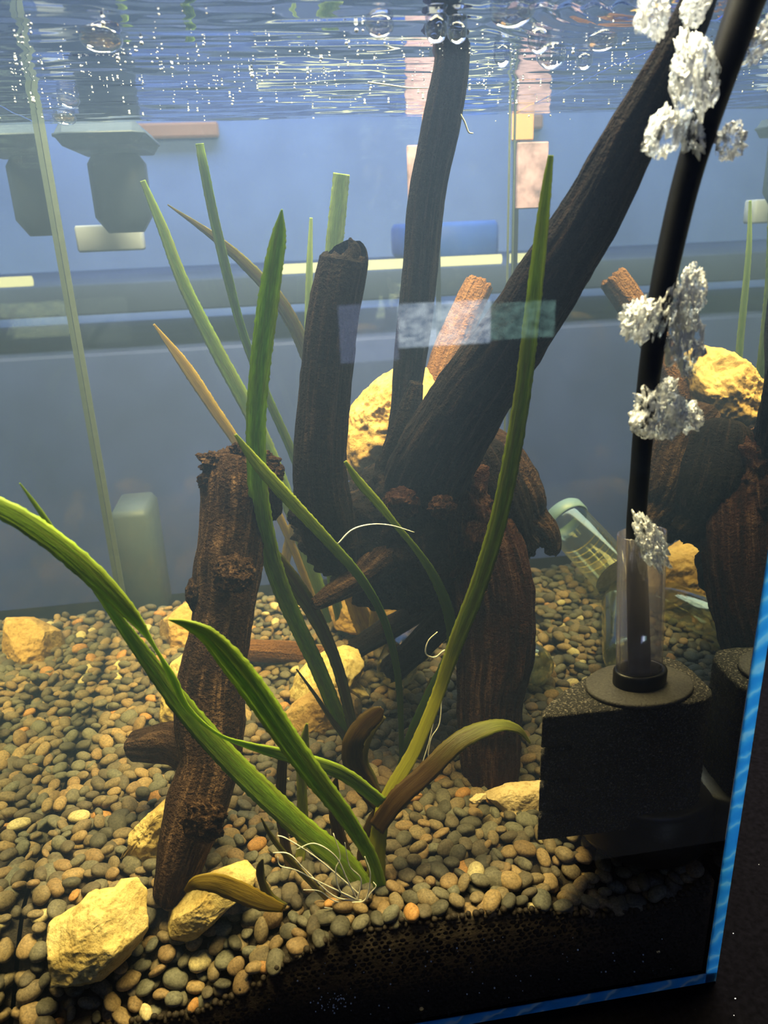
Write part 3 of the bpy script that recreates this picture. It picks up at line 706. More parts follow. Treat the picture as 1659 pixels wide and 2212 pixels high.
stone([(738, 1030), (745, 950), (755, 872), (790, 832), (840, 795), (885, 768), (936, 775), (943, 830), (935, 905), (905, 980), (870, 1040), (800, 1060)], .455, .022, 21, ROCK_O, 'tall pitted ochre rock wedged between the dark branches', facets=14, rough=.13, sub=6)
stone([(700, 1300), (730, 1250), (790, 1225), (880, 1250), (945, 1310), (915, 1375), (800, 1375), (725, 1360)], .500, .022, 24, ROCK_O, 'orange rock half hidden beneath the central driftwood', facets=12, rough=.07)
stone([(335, 1420), (350, 1340), (400, 1300), (450, 1290), (470, 1360), (440, 1430), (380, 1440)], .53, .024, 27, ROCK_O, 'ochre rock peeking out behind the upright log near the back', facets=12, rough=.06)
stone([(345, 1570), (352, 1510), (372, 1430), (410, 1400), (440, 1440), (440, 1560), (400, 1600)], .425, .022, 29, ROCK_Y, 'yellow rock hidden behind the lower part of the upright log', facets=12, rough=.06)

# ================================================================== PLANTS
def plant(name, base, label, leaves, roots=()):
    o = empty(name, base); tag(o, label, 'plant')
    for k, (m, pts) in enumerate(leaves):
        v, f, at = leaf(pts, seed=k * 3 + len(label)); build('leaf', v, f, m, o, attrs=at)
    for (pts, r) in roots:
        v, f = strand(pxs(pts), r * 1.35, r * .7); build('root', v, f, ROOT, o)
    return o
B = .270
plant('aquarium_plant', at_y(800, 1930, B), 'large bright green ribbon-leaved plant rooted in the front pebbles', [
    (LEAF, [(825, 1735, .279, 34, 20), (740, 1672, .280, 36, 20), (640, 1638, .279, 34, 15), (540, 1612, .277, 22, 40), (470, 1585, .275, 12, 60), (405, 1530, .273, 20, 50), (372, 1465, .272, 24, 40), (335, 1400, .271, 14, 60), (285, 1330, .270, 36, 15), (215, 1255, .269, 54, 5), (130, 1180, .268, 56, 0), (40, 1118, .267, 54, 0), (-60, 1070, .266, 50, 0)]),
    (LEAF, [(800, 1935, .270, 40, 0), (745, 1865, .274, 56, 0), (640, 1778, .278, 58, 0), (520, 1665, .280, 58, 0), (410, 1545, .280, 54, 0), (300, 1400, .280, 38, 10), (235, 1310, .279, 24, 20), (185, 1240, .278, 16, 0), (125, 1160, .278, 14, 0), (80, 1095, .278, 12, 0), (42, 1043, .278, 3, 0)]),
    (LEAF, [(826, 1930, .268, 34, 0), (800, 1850, .267, 34, 0), (745, 1762, .266, 44, 0), (690, 1690, .265, 52, 0), (620, 1595, .264, 60, 0), (555, 1500, .263, 66, 5), (500, 1430, .262, 62, 10), (450, 1375, .262, 46, 20), (405, 1350, .262, 26, 25), (363, 1338, .262, 2, 20)]),
    (LEAF_YG, [(812, 1925, .272, 48, 0), (815, 1830, .276, 44, 0), (835, 1730, .282, 38, 0), (895, 1620, .290, 34, 0), (942, 1510, .297, 32, 0), (970, 1430, .299, 36, 0), (990, 1375, .299, 40, 0), (1035, 1260, .298, 44, 0), (1075, 1130, .297, 44, 0), (1105, 990, .296, 44, 0), (1130, 840, .295, 42, 0), (1148, 690, .292, 40, 0), (1165, 540, .288, 36, 0), (1180, 410, .284, 26, 0), (1190, 335, .282, 14, 0)]),
    (LEAF_BO, [(812, 1790, .277, 44, 0), (860, 1725, .279, 50, 0), (920, 1670, .282, 50, 0), (982, 1608, .286, 48, 10), (1030, 1580, .289, 46, 20), (1080, 1565, .292, 36, 35), (1120, 1575, .294, 24, 40), (1145, 1605, .295, 5, 40)]),
    (LEAF_BROWN, [(828, 1745, .288, 40, 0), (795, 1705, .290, 50, 0), (765, 1655, .292, 52, 0), (763, 1605, .293, 54, 0), (785, 1568, .294, 50, 0), (812, 1543, .294, 42, 0), (826, 1530, .294, 14, 0)]),
    (LEAF_OLIVE, [(830, 1740, .292, 8, 0), (805, 1680, .296, 18, 0), (788, 1640, .298, 16, 0), (800, 1590, .299, 14, 0), (832, 1548, .299, 8, 0)]),
    (LEAF_BROWN, [(780, 1925, .276, 44, 0), (745, 1850, .282, 38, 0), (725, 1770, .286, 30, 0), (722, 1710, .287, 26, 0), (728, 1676, .287, 4, 0)]),
    (LEAF_BROWN, [(790, 1910, .281, 40, 0), (785, 1840, .284, 30, 0), (800, 1780, .286, 26, 0), (820, 1745, .288, 20, 0)]),
], [([(790, 1945, .266), (740, 1900, .265), (680, 1850, .264), (620, 1812, .264), (600, 1805, .265)], .00032),
    ([(800, 1940, .264), (770, 1945, .262), (720, 1935, .262), (660, 1880, .263), (625, 1845, .264), (590, 1842, .266)], .00030),
    ([(775, 1950, .263), (750, 1900, .262), (725, 1850, .262), (680, 1822, .263), (640, 1835, .265)], .00028),
    ([(785, 1955, .262), (800, 1930, .262), (812, 1915, .262), (806, 1905, .263)], .0003),
    ([(760, 1950, .261), (790, 1942, .261), (800, 1890, .262), (788, 1850, .264)], .0003),
    ([(770, 1955, .261), (740, 1965, .261), (700, 1960, .261)], .0003),
    ([(765, 1945, .262), (735, 1925, .262), (725, 1880, .263), (735, 1850, .264), (720, 1800, .266)], .00026),
    ([(770, 1950, .262), (780, 1900, .263), (755, 1870, .263), (745, 1820, .264)], .00026),
    ([(775, 1945, .262), (700, 1910, .262), (640, 1880, .263), (605, 1870, .264), (600, 1850, .265)], .00026),
    ([(760, 1955, .261), (720, 1945, .261), (690, 1925, .262), (655, 1922, .262)], .00024)])
plant('aquarium_plant', at_z(770, 1610, .066), 'tall plant with one long upright leaf standing before the snapped stub', [
    (LEAF, [(765, 1610, .365, 34, 0), (735, 1560, .362, 38, 0), (690, 1450, .358, 40, 0), (640, 1345, .354, 42, 0), (600, 1250, .350, 46, 0), (574, 1160, .347, 50, 0), (557, 1050, .344, 50, 0), (553, 920, .342, 50, 0), (562, 790, .340, 52, 0), (577, 670, .339, 54, 0), (590, 580, .338, 48, 0), (602, 510, .338, 38, 0), (609, 452, .338, 4, 0)]),
    (LEAF_OLIVE, [(765, 1592, .362, 24, 0), (748, 1510, .360, 28, 0), (722, 1420, .358, 30, 0), (680, 1330, .356, 38, 0), (635, 1260, .354, 44, 0), (595, 1205, .352, 36, 0), (570, 1165, .351, 14, 0)]),
    (LEAF_OLIVE, [(752, 1600, .360, 18, 0), (720, 1560, .358, 14, 0), (680, 1500, .357, 9, 0), (640, 1445, .356, 4, 0)]),
])
plant('aquarium_plant', at_z(865, 1665, .066), 'slender plant with two thin drooping yellow green leaves before the stump', [
    (LEAF_TIP, [(868, 1660, .345, 12, 0), (866, 1560, .342, 14, 0), (858, 1450, .340, 18, 0), (830, 1340, .338, 20, 0), (780, 1250, .336, 24, 0), (710, 1170, .334, 28, 0), (640, 1095, .332, 32, 0), (600, 1052, .331, 34, 0), (550, 995, .331, 28, 0), (508, 938, .331, 8, 0)]),
    (LEAF_TIP, [(866, 1665, .345, 26, 0), (890, 1590, .342, 30, 0), (925, 1510, .340, 30, 0), (958, 1440, .338, 24, 0), (976, 1390, .337, 26, 0), (968, 1320, .336, 28, 0), (940, 1250, .335, 24, 0), (905, 1195, .334, 18, 0), (860, 1140, .333, 16, 0), (815, 1085, .332, 22, 0), (775, 1040, .332, 22, 0), (745, 996, .332, 8, 0)]),
    (LEAF_OLIVE, [(905, 1640, .35, 30, 0), (915, 1560, .352, 34, 0), (925, 1500, .353, 24, 0), (932, 1462, .353, 4, 0)]),
], [([(985, 1445, .333), (965, 1405, .33), (940, 1420, .33), (920, 1412, .33), (925, 1385, .33), (945, 1365, .33)], .0004),
    ([(955, 1480, .334), (950, 1560, .33), (930, 1600, .328), (920, 1680, .326)], .0003),
    ([(945, 1500, .334), (930, 1590, .33), (910, 1660, .328), (905, 1720, .326)], .0003),
    ([(730, 1175, .325), (760, 1145, .325), (800, 1133, .325), (845, 1135, .325), (895, 1150, .326)], .0003),
    ([(890, 1720, .325), (910, 1705, .324), (915, 1720, .324), (900, 1760, .324)], .0003)])
plant('aquarium_plant', at_z(625, 1880, .066), 'small brown-stemmed plant left of the bright green ribbon leaves', [
    (LEAF_BROWN, [(645, 1925, .284, 30, 0), (622, 1850, .292, 24, 0), (607, 1760, .296, 26, 0), (608, 1680, .298, 26, 0), (615, 1600, .299, 22, 0), (626, 1556, .299, 4, 0)]),
    (LEAF_YEL, [(640, 1900, .290, 24, 0), (655, 1800, .298, 26, 0), (652, 1700, .302, 26, 0), (655, 1620, .304, 30, 0), (663, 1562, .305, 6, 0)]),
    (LEAF_OLIVE, [(720, 1955, .268, 12, 0), (670, 1905, .268, 14, 0), (620, 1850, .268, 14, 0), (585, 1805, .268, 12, 0), (563, 1765, .268, 3, 0)]),
])
plant('fallen_leaf', at_y(500, 1930, .262), 'brown fallen leaf arching over the long pale yellow rock', [
    (LEAF_GOLD, [(612, 1962, .262, 20, 10), (570, 1950, .260, 40, 10), (520, 1928, .259, 50, 10), (465, 1908, .258, 48, 20), (425, 1908, .258, 36, 20), (400, 1925, .259, 10, 10)]),
    (LEAF_OLIVE, [(618, 1958, .264, 14, 10), (585, 1940, .265, 24, 10), (566, 1905, .267, 20, 10), (562, 1875, .268, 20, 0), (568, 1855, .268, 4, 0)]),
])
plant('background_plant', at_z(750, 1375, .068), 'faint long-leaved plant fading into the haze at the back', [
    (LEAF_DARK, [(742, 1375, .500, 24, 0), (700, 1180, .49, 24, 0), (640, 1000, .482, 22, 0), (575, 850, .474, 22, 0), (525, 720, .468, 22, 20), (490, 590, .462, 26, 20), (460, 460, .458, 26, 20), (440, 360, .455, 24, 10), (431, 310, .455, 20, 0)]),
    (LEAF_DARK, [(720, 1370, .520, 34, 0), (640, 1130, .515, 36, 0), (560, 930, .51, 38, 0), (470, 760, .505, 36, 0), (400, 620, .50, 32, 0), (350, 490, .497, 26, 0), (308, 390, .495, 14, 0)]),
    (LEAF_OLIVE, [(700, 900, .48, 28, 0), (660, 760, .475, 34, 0), (610, 660, .47, 36, 0), (540, 580, .466, 30, 0), (460, 510, .463, 20, 0), (362, 442, .46, 3, 0)]),
    (LEAF_GOLD, [(690, 1330, .50, 18, 0), (610, 1130, .492, 20, 0), (520, 970, .485, 24, 0), (460, 880, .482, 28, 0), (400, 790, .48, 28, 0), (332, 700, .478, 5, 0)]),
    (LEAF_PALE, [(690, 1150, .50, 30, 0), (690, 900, .49, 36, 0), (705, 680, .48, 40, 0), (722, 530, .475, 44, 0), (738, 375, .47, 42, 0)]),
    (LEAF_PALE, [(660, 1000, .53, 22, 0), (665, 800, .525, 22, 0), (668, 600, .52, 18, 0), (672, 470, .52, 8, 0)]),
    (LEAF_GOLD, [(800, 1385, .478, 50, 0), (770, 1310, .474, 46, 0), (740, 1230, .47, 30, 0), (715, 1150, .468, 14, 0)]),
    (LEAF_GOLD, [(805, 1375, .472, 26, 0), (812, 1310, .47, 26, 0), (815, 1250, .468, 22, 0), (812, 1180, .466, 10, 0)]),
    (LEAF_GOLD, [(600, 1300, .50, 18, 0), (615, 1220, .496, 24, 0), (630, 1150, .493, 26, 0), (645, 1080, .49, 8, 0)]),
])

# ================================================================== SPONGE FILTER
sf = empty('sponge_filter', at_z(1370, 1860, .064)); tag(sf, 'black corner sponge filter with a clear lift tube', 'sponge filter')
YS = .256
zt = at_y(1172, 1548, YS)[2]; zb = at_y(1182, 1812, YS)[2]
poly = [(1172, 1548), (1350, 1530), (1500, 1516), (1522, 1511), (1538, 1500), (1538, 1488), (1500, 1450), (1472, 1428), (1440, 1418), (1400, 1420), (1340, 1434), (1270, 1460), (1210, 1496), (1182, 1522), (1172, 1536)]
PT = np.array([at_z(x, y, zt)[:2] for x, y in poly]); PT[:, 0] = np.minimum(PT[:, 0], XR - .0012); PT[:, 1] = np.maximum(PT[:, 1], YF + .003)
def dense_poly(P, n):
    Q = np.vstack([P, P[0]]); d = np.concatenate([[0], np.cumsum(np.linalg.norm(np.diff(Q, axis=0), axis=1))])
    t = np.linspace(0, d[-1], n, endpoint=False); return np.column_stack([np.interp(t, d, Q[:, k]) for k in (0, 1)])
PD = dense_poly(PT, 160); cen = PD.mean(0)
corner = PT[0]; slots = [at_y(1180, y, YS)[2] for y in (1622, 1692, 1757)]
rings = []
for z in np.linspace(zt, zb, 90):
    k = 1.0; e = .0012
    k = 1 - .02 * max(0, 1 - (zt - z) / .0012) ** 2
    P = cen + (PD - cen) * k
    ins = max(max(0, 1 - abs(z - s) / .0016) ** .5 for s in slots)
    if ins > 0:
        dist = np.linalg.norm(P - corner, axis=1); w = np.clip((.013 - dist) / .002, 0, 1) * ins * .005
        dv = (cen - P); dv /= np.linalg.norm(dv, axis=1)[:, None]; P = P + dv * w[:, None]
    nz = fbm(np.column_stack([P * 900, np.full(len(P), z * 900)]), 2, 5) * .0004
    dv = (P - cen) / np.linalg.norm(P - cen, axis=1)[:, None]; P = P + dv * nz[:, None]
    rings.append([(x, min(y, 9), z) for x, y in np.column_stack([np.minimum(P[:, 0], XR - .001), P[:, 1]])])
v, f = loft(rings[::-1]); build('sponge_block', v, f, SPONGE, sf)
bc = at_y(1375, 1840, .281)
v, f = lathe([(.0325, -.016), (.0345, -.012), (.0345, .004), (.033, .006), (.033, .010), (.030, .012)], (bc[0], bc[1], zb - .004), (0, 0, 1), 72, True)
build('base', v, f, BLACK_PLASTIC, sf)['label'] = 'round glossy black plastic base'
def squash(v, c): v = np.array(v); v[:, 1] = c[1] + (v[:, 1] - c[1]) * .70; return v
dc = at_z(1380, 1484, zt); rd = 117 * m_per_px(dc)
v, f = lathe([(rd * .98, 0), (rd, .0008), (rd, .0016), (rd * .97, .0022), (rd * .5, .0026)], dc, (0, 0, 1), 72, True)
v = squash(v, dc); build('disc', v, f, m_plain('dusty_black_plastic', (.03, .027, .024), .7, .3, 900, .6, .0008, .5), sf)
rt = 50 * m_per_px(dc)
v, f = lathe([(rt * 1.15, .0022), (rt * 1.17, .003), (rt * 1.17, .0085), (rt * 1.12, .0095), (rt * .9, .0095), (rt * .9, .005)], dc, (0, 0, 1), 72)
v = squash(v, dc); build('collar', v, f, BLACK_PLASTIC, sf)
topz = at_y(1385, 1150, dc[1])[2]
v, f = lathe([(rt, .006), (rt, topz - dc[2]), (rt * .9, topz - dc[2]), (rt * .9, .006)], dc, at_y(1387, 1150, dc[1]) - dc, 72)
v = squash(v, dc); build('lift_tube', v, f, TUBE, sf)['label'] = 'clear plastic lift tube'
# air hose
hp = [(1382, 1470, dc[1], 48), (1378, 1300, dc[1], 46), (1374, 1150, dc[1], 42), (1381, 1040, dc[1] - .002, 41), (1390, 930, dc[1] - .005, 44), (1404, 800, dc[1] - .010, 48), (1426, 650, dc[1] - .016, 52), (1452, 520, dc[1] - .021, 56), (1486, 380, dc[1] - .026, 60), (1530, 240, dc[1] - .031, 66), (1575, 110, dc[1] - .036, 72), (1625, -30, dc[1] - .040, 80)]
hp.append((1690, -190, .25, 92)); hp = [(a_, b_, max(c_, YF + .0075), w_) for a_, b_, c_, w_ in hp]; P, R = px_path(hp)
Q = catmull(np.column_stack([P, R]), 160); T, A, Bn = frames(Q[:, :3])
rings = [[tuple(Q[i, :3] + Q[i, 3] * (A[i] * math.cos(t) + Bn[i] * math.sin(t))) for t in np.linspace(0, 2 * math.pi, 24, endpoint=False)] for i in range(160)]
v, f = loft(rings); build('air_hose', v, f, HOSE, sf)['label'] = 'black air hose running up to the surface'

# ================================================================== GLASS BOTTLES in the back corner
def vessel(name, o, d, prof, m, label, cat, extra=None):
    e_ = empty(name, o); v, f = lathe(prof, o, d, 56); build('body', v, f, m, e_)
    tag(e_, label, cat)
    if extra: extra(e_)
    return e_
p0 = np.array([.150, .414, .0655 + .0135]); p1 = np.array([.112, .505, .0655 + .0150])
vessel('glass_bottle', p0, p1 - p0, [(.0005, -.010), (.006, -.0094), (.0105, -.007), (.0132, -.002), (.0138, .004), (.0138, .07), (.0120, .08), (.0080, .088), (.0075, .098), (.0068, .098), (.0073, .088), (.0112, .079), (.0130, .07), (.0130, .004), (.010, -.004), (.0005, -.007)], BOTTLE, 'clear rounded glass bottle lying behind the root leg', 'bottle')
jb = at_z(1290, 1290, .070); jb[0] = 2 * XR - jb[0]
ax = np.array([.28, .80, .36]); jb[0] -= .014
def jar_extra(e_):
    o_ = jb + np.array([0, 0, .018]); d = ax / np.linalg.norm(ax)
    v, f = lathe([(.0192, .062), (.0200, .063), (.0200, .071), (.0185, .073)], o_, d, 56); build('rim', v, f, m_plain('blue_plastic', (.16, .26, .40), .4, .4), e_)
    v, f = lathe([(.0184, .0002), (.0004, 0.0)], o_, d, 56); build('base', v, f, m_plain('frosted_base', (.55, .58, .42), .5, .4, 300, .3), e_)
    for k in range(5):
        h = .022 + k * .006
        v, f = lathe([(.0187, h), (.0188, h + .0012)], o_, d, 56); build('print_line', v[:], [q for i, q in enumerate(f) if 8 < i < 30], m_plain('gold_print', (.75, .55, .15), .5, .4), e_)
vessel('glass_jar', jb + np.array([0, 0, .018]), ax, [(.0184, 0), (.0186, .004), (.0186, .058), (.018, .064)], BOTTLE, 'tilted glass jar with a blue rim mirrored in the side pane', 'jar', jar_extra)
b0 = np.array([.062, .430, .0655 + .0135]); b1 = np.array([.095, .520, .0655 + .014])
vessel('glass_bottle', b0, b1 - b0, [(.0005, -.008), (.0105, -.006), (.0132, 0), (.0134, .07), (.010, .08), (.007, .086), (.007, .094)], BOTTLE, 'clear glass bottle seen only mirrored beside the sponge filter', 'bottle')

# ================================================================== BUBBLES
def foam_bubble(px, py, Y, w, h, seed, ang=0, amp=.55):
    v, f = ICO[4]; c = at_y(px, py, Y); k = m_per_px(c)
    an_ = np.array([3.2, 1.5, 2.6]); n = fbm(v * an_ + seed * 4.4, 4, seed); n2 = ridged(v * an_ * 1.5 + seed, 3, seed)
    q = v * (1 + amp * 1.2 * n + .35 * (n2 - .3))[:, None]; ca, sa = math.cos(ang), math.sin(ang)
    x, y = q[:, :1] * w * .5 * k, q[:, 1:2] * h * .5 * k; x, y = x * ca - y * sa, x * sa + y * ca
    return c + r_ * x - d_ * y - f_ * (q[:, 2:] * min(w, h) * .4 * k), f
yh = dc[1]
big = [(1405, 1170, yh - .011, 50, 110, .5, 'bubble burst leaving the mouth of the clear lift tube'),
       (1420, 890, yh - .014, 110, 110, .1, 'broad white bubble cluster on the hose below the middle'),
       (1478, 900, yh - .012, 60, 60, .2, 'small white bubble patch right of the lower cluster'),
       (1385, 690, yh - .018, 72, 80, -.5, 'white bubble left of the hose at mid height'),
       (1438, 650, yh - .022, 44, 130, -.25, 'long white bubble streak across the hose at mid height'),
       (1492, 640, yh - .020, 50, 120, -.15, 'thin white bubble streak right of the hose at mid height'),
       (1475, 735, yh - .018, 70, 120, .1, 'ragged white bubble cloud right of the hose below the streaks'),
       (1435, 285, yh - .030, 62, 100, -.5, 'solid white bubble left of the hose in the upper water'),
       (1500, 160, yh - .034, 90, 150, .1, 'large clear bubble over the hose near the surface'),
       (1578, 305, yh - .028, 62, 60, 0, 'square pale bubble right of the hose in the upper water'),
       (1498, 290, yh - .031, 50, 80, .1, 'narrow bubble sliver against the upper hose'),
       (1408, 30, yh - .034, 60, 90, .1, 'bright bubble at the surface left of the hose'),
       (1500, 20, yh - .036, 50, 70, -.5, 'bright bubble at the surface touching the hose'),
       (1650, 85, yh - .034, 44, 110, -.6, 'white bubble at the edge of the picture near the surface')]
for k, (x, y, Y, w, h, an, lab) in enumerate(big):
    v, f = foam_bubble(x, y, max(Y, YF + .005), w, h, k + 3, an); tag(build('air_bubble', v, f, FOAM), lab, 'bubble', 'rising air bubbles')
def dome(px, py, w, h, seed, zoff=0):
    c = at_z(px, py, ZW - .0015) if ray(px, py)[2] > 0 else None
    if c is None: return None
    c[1] = min(c[1], YB - .012)
    k = m_per_px(c); v, f = ICO[4]; q = v * (1 + .08 * fbm(v * 1.5 + seed, 2, seed))[:, None]
    return c + r_ * (q[:, :1] * w * .5 * k) - d_ * (q[:, 1:2] * h * .5 * k) - f_ * (q[:, 2:] * w * .45 * k), f
surf = [(218, 84, 90, 42, 'long flat bubble alone under the surface at upper left'), (820, 56, 62, 40, 'bubble under the surface just left of the upright branch'),
        (1105, 22, 96, 56, 'largest round bubble pair under the surface right of the upright branch'), (942, 62, 50, 60, 'bubble under the surface on the left side of the upright branch'),
        (988, 70, 44, 44, 'bubble under the surface on the right side of the upright branch'), (1165, 88, 54, 50, 'upper bubble of the sparkling clump under the surface'),
        (1190, 118, 64, 56, 'lower bubble of the sparkling clump under the surface'), (1300, 88, 66, 36, 'flat bubble under the surface left of the slanting branch'),
        (1085, 120, 40, 50, 'small bubble under the surface below the largest pair'), (1262, 132, 36, 34, 'small bubble under the surface below the flat one'),
        (148, 216, 46, 30, 'upper faint bubble near the left pane'), (140, 255, 50, 24, 'lower faint bubble near the left pane')]
for k, (x, y, w, h, lab) in enumerate(surf):
    r = dome(x, y, w, h, k)
    if r: tag(build('air_bubble', r[0], r[1], BUBBLE), lab, 'bubble', 'bubbles under the water surface')
R = np.random.default_rng(21); BV, BF = [], []; vv, ff = ICO[1]; k = 0
for _ in range(420):
    x = R.uniform(20, 1400); y = R.normal(155, 60)
    if not 20 < y < 262: continue
    c = at_z(x, y, ZW - .001)
    if c[1] > YB - .01: c = at_y(x, y, YB - .012 - R.uniform(0, .05))
    s = m_per_px(c) * R.uniform(.9, 2.6) * (1.8 if R.random() < .06 else 1)
    BV.append(vv * s + c); BF.append(ff + 42 * k); k += 1
o = build('tiny_bubbles', np.vstack(BV), np.vstack(BF), m_plain('tiny_bubble_white', (.9, .93, 1), .2, 1.0)); tag(o, 'scatter of tiny white air bubbles under the water surface', 'bubbles', kind='stuff')
for n_, (rows, lab) in enumerate([([(795, 178, .40), (840, 184, .40), (885, 190, .40), (925, 190, .40)], 'thin pale root drifting left of the upright branch'), ([(990, 240, .385), (1003, 262, .385), (1012, 285, .385), (1022, 288, .385)], 'tiny pale rootlet hanging from the upright branch')]):
    v, f = strand(pxs(rows), .0005, .0003); tag(build('loose_root', v, f, ROOT), lab, 'root')

# ================================================================== things behind the aquarium, in the shop
def slab(name, x0, y0, x1, y1, Y, th, m, label, cat, bev=.004):
    a_, b_ = at_y(x0, y1, Y), at_y(x1, y0, Y)
    v, f = box(a_[0], b_[0], Y, Y + th, a_[2], b_[2], bev); return tag(build(name, v, f, m, smooth=False), label, cat)

slab('shelf_cabinet', -900, 640, 2300, 1500, 1.05, .4, m_plain('cabinet_slate', (.05, .075, .34), .6, .3, 4, .1, .01, .3), 'dark slate cabinet with a pale top strip behind the aquarium', 'cabinet')
ztop = at_y(840, 582, 1.03)[2]
v, f = box(-1.5, 1.6, 1.03, 1.47, at_y(840, 640, 1.03)[2] - .004, ztop, .003)
tag(build('shelf', v, f, m_plain('shelf_blue_grey', (.035, .05, .15), .8, .1, 4, .1, .01, .2)), 'blue grey shelf board carrying the yellow light tube', 'shelf')
a_, b_ = at_y(590, 580, 1.04), at_y(1082, 570, 1.04); L_ = b_[0] - a_[0]
v, f = lathe([(.0002, 0), (.006, .001), (.006, L_), (.0002, L_ + .001)], (a_[0], 1.04, ztop + .006), (1, 0, 0), 16)
tag(build('light_tube', v, f, m_emit('tube_glow', (1.0, .92, .62), 1.5)), 'pale yellow light tube along the shelf behind the branches', 'light tube')
slab('shop_sign', 288, 262, 470, 300, 1.68, .022, m_plain('sign_orange', (.55, .27, .20), .7, .2, 8, .1, .002, .2), 'orange sign strip on the shop wall at upper left', 'sign')
pc = empty('price_card_holder', (2 * XR - at_y(1120, 400, .67)[0], .676, 0)); tag(pc, 'peach and mauve price cards on a thin stand mirrored in the side pane', 'card holder')
for (y0, y1, m_, nm) in ((216, 304, m_plain('card_peach', (.55, .26, .16), .7, .2, 8, .1, .002, .2), 'upper_card'), (307, 452, m_plain('card_mauve', (.30, .19, .32), .7, .2, 60, .1, .002, .7), 'lower_card')):
    c0, c1 = at_y(1086, (y0 + y1) / 2, .67), at_y(1154, (y0 + y1) / 2, .67); sh_ = -.012 if y0 > 300 else 0
    v, f = box(2 * XR - c1[0] + sh_, 2 * XR - c0[0] + sh_, .67, .674, at_y(1120, y1, .67)[2], at_y(1120, y0, .67)[2], .001); build(nm, v, f, m_, pc, False)
px_ = pc.location[0]
v, f = box(px_ - .002, px_ + .002, .674, .678, .004, at_y(1120, 300, .67)[2], .0005); build('rod', v, f, BLACK_PLASTIC, pc, False)
v, f = box(px_ - .03, px_ + .03, .65, .70, -.0004, .004, .001); build('foot', v, f, BLACK_PLASTIC, pc, False)
c0, c1 = at_y(880, 500, 1.25), at_y(1080, 500, 1.25); ztop = at_y(840, 582, 1.03)[2]
v, f = box(c0[0], c1[0], 1.25, 1.42, ztop, ztop + .055, .008)
tag(build('storage_bin', v, f, m_plain('bin_blue', (.03, .10, .55), .5, .3, 8, .1, .002, .2)), 'blue storage bin on the shelf behind the upright branch', 'bin')
hf = empty('hanging_filter', at_y(250, 510, .66)); tag(hf, 'dark hanging filter box with a pale label behind the back pane', 'filter')
a_, b_ = at_y(205, 505, .66), at_y(300, 310, .66)
v, f = box(a_[0], b_[0], .66, .70, a_[2], b_[2], .012); build('body', v, f, m_plain('filter_slate', (.015, .022, .055), .5, .3, 20, .1, .002, .2), hf)
a_, b_ = at_y(150, 330, .655), at_y(330, 280, .655)
v, f = box(a_[0], b_[0], .60, .70, a_[2], b_[2], .008); build('lid', v, f, m_plain('filter_lid', (.018, .026, .06), .5, .3, 20, .1, .002, .2), hf)
a_, b_ = at_y(168, 546, .72), at_y(302, 482, .72)
v, f = box(a_[0], b_[0], .72, .74, a_[2], b_[2], .002); build('label_plate', v, f, m_plain('label_pale', (.36, .40, .60), .5, .3, 20, .1, .002, .2), hf)
v, f = box(at_y(262, 1290, .68)[0], at_y(350, 1290, .68)[0], .68, .74, 0.0, at_y(300, 1105, .68)[2], .006)
tag(build('patch_box', v, f, m_plain('patch_box_grey', (.055, .070, .10), .5, .3, 20, .1, .002, .15)), 'added grey box in place of a pale reflected patch near the left seam', 'tub')  # made-up box in place of a pale reflection by the left seam

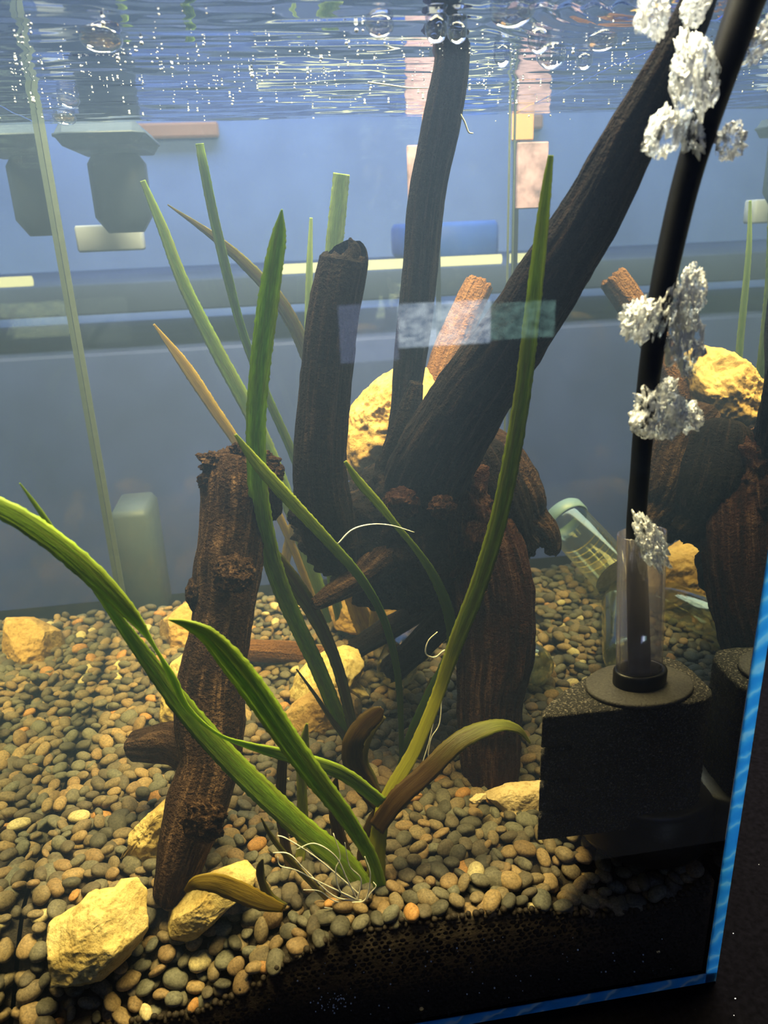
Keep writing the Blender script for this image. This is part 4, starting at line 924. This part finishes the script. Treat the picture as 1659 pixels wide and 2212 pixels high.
# added glowing panels behind the camera for the pale patches mirrored in the front glass
def m_glow_panel(name, c0, c1, st_):
    m, nt, out = mat(name); g = nt.nodes.new('ShaderNodeNewGeometry'); mp = nt.nodes.new('ShaderNodeMapping'); mp.inputs['Scale'].default_value = (1, 1, 2.2); link(nt, g.outputs['Position'], mp.inputs[0])
    n = tex_noise(nt, mp.outputs[0], 38, 4, .7); r = ramp(nt, n.outputs[0], [(.35, c0), (.62, c1)])
    e_ = nt.nodes.new('ShaderNodeEmission'); e_.inputs[1].default_value = st_; link(nt, r.outputs[0], e_.inputs[0]); link(nt, e_.outputs[0], out.inputs['Surface']); return m
YV = 1.9
lt = empty('reflection_panels', (at_y(1000, 760, YV)[0], 2 * YF - YV, at_y(1000, 760, YV)[2])); tag(lt, 'added glowing panels behind the camera mirrored faintly in the front glass', 'aquarium')
for (x0, y0, x1, y1, m_, nm) in ((864, 648, 1060, 752, m_glow_panel('glow_panel_mid', (.10, .16, .30), (.75, .88, 1.0), 9.5), 'glow_panel_mid'), (1060, 650, 1200, 735, m_glow_panel('glow_panel_right', (.05, .10, .10), (.30, .55, .50), 5.0), 'glow_panel_right'), (738, 655, 858, 785, m_glow_panel('glow_panel_left', (.25, .32, .62), (.36, .44, .78), 2.8), 'glow_panel_left')):
    c0, c1 = at_y(x0, y1, YV), at_y(x1, y0, YV)
    v, f = box(c0[0], c1[0], 2 * YF - YV - .02, 2 * YF - YV, c0[2], c1[2]); build(nm, v, f, m_, lt, False)
# specks and clinging bubbles on the front glass over the shade-dark soil
R = np.random.default_rng(33); BV, BF = [], []; vv, ff = ICO[1]; k = 0
for i in range(120):
    x, y = (R.normal(722, 26), R.normal(2165, 12)) if i < 40 else (R.uniform(480, 1500), R.uniform(2020, 2195))
    c = at_y(x, y, YF + .0006)
    if c[2] > gz(c[0], YF) - .008 or c[2] < ZB + .001: continue
    BV.append(vv * m_per_px(c) * R.uniform(.8, 2.2) + c); BF.append(ff + 42 * k); k += 1
tag(build('clinging_bubbles', np.vstack(BV), np.vstack(BF), m_plain('speck_white', (.9, .93, 1), .2, 1.0)), 'tiny white bubbles clinging to the front glass over the shade-dark soil', 'bubbles', kind='stuff')
# pieces that belong to a part of their thing
for o in list(lg.children):
    if o is not log_trunk and o.name.split('.')[0] in ('knot', 'splinter'): o.parent = log_trunk
for o in list(bpy.data.objects):
    if o.name.split('.')[0] == 'print_line':
        o.parent = [c for c in o.parent.children if c.name.split('.')[0] == 'body'][0]
for m_ in bpy.data.materials:
    if m_.name in ('tube_glow', 'glow_panel_mid', 'glow_panel_right', 'glow_panel_left'): m_.cycles.emission_sampling = 'NONE'
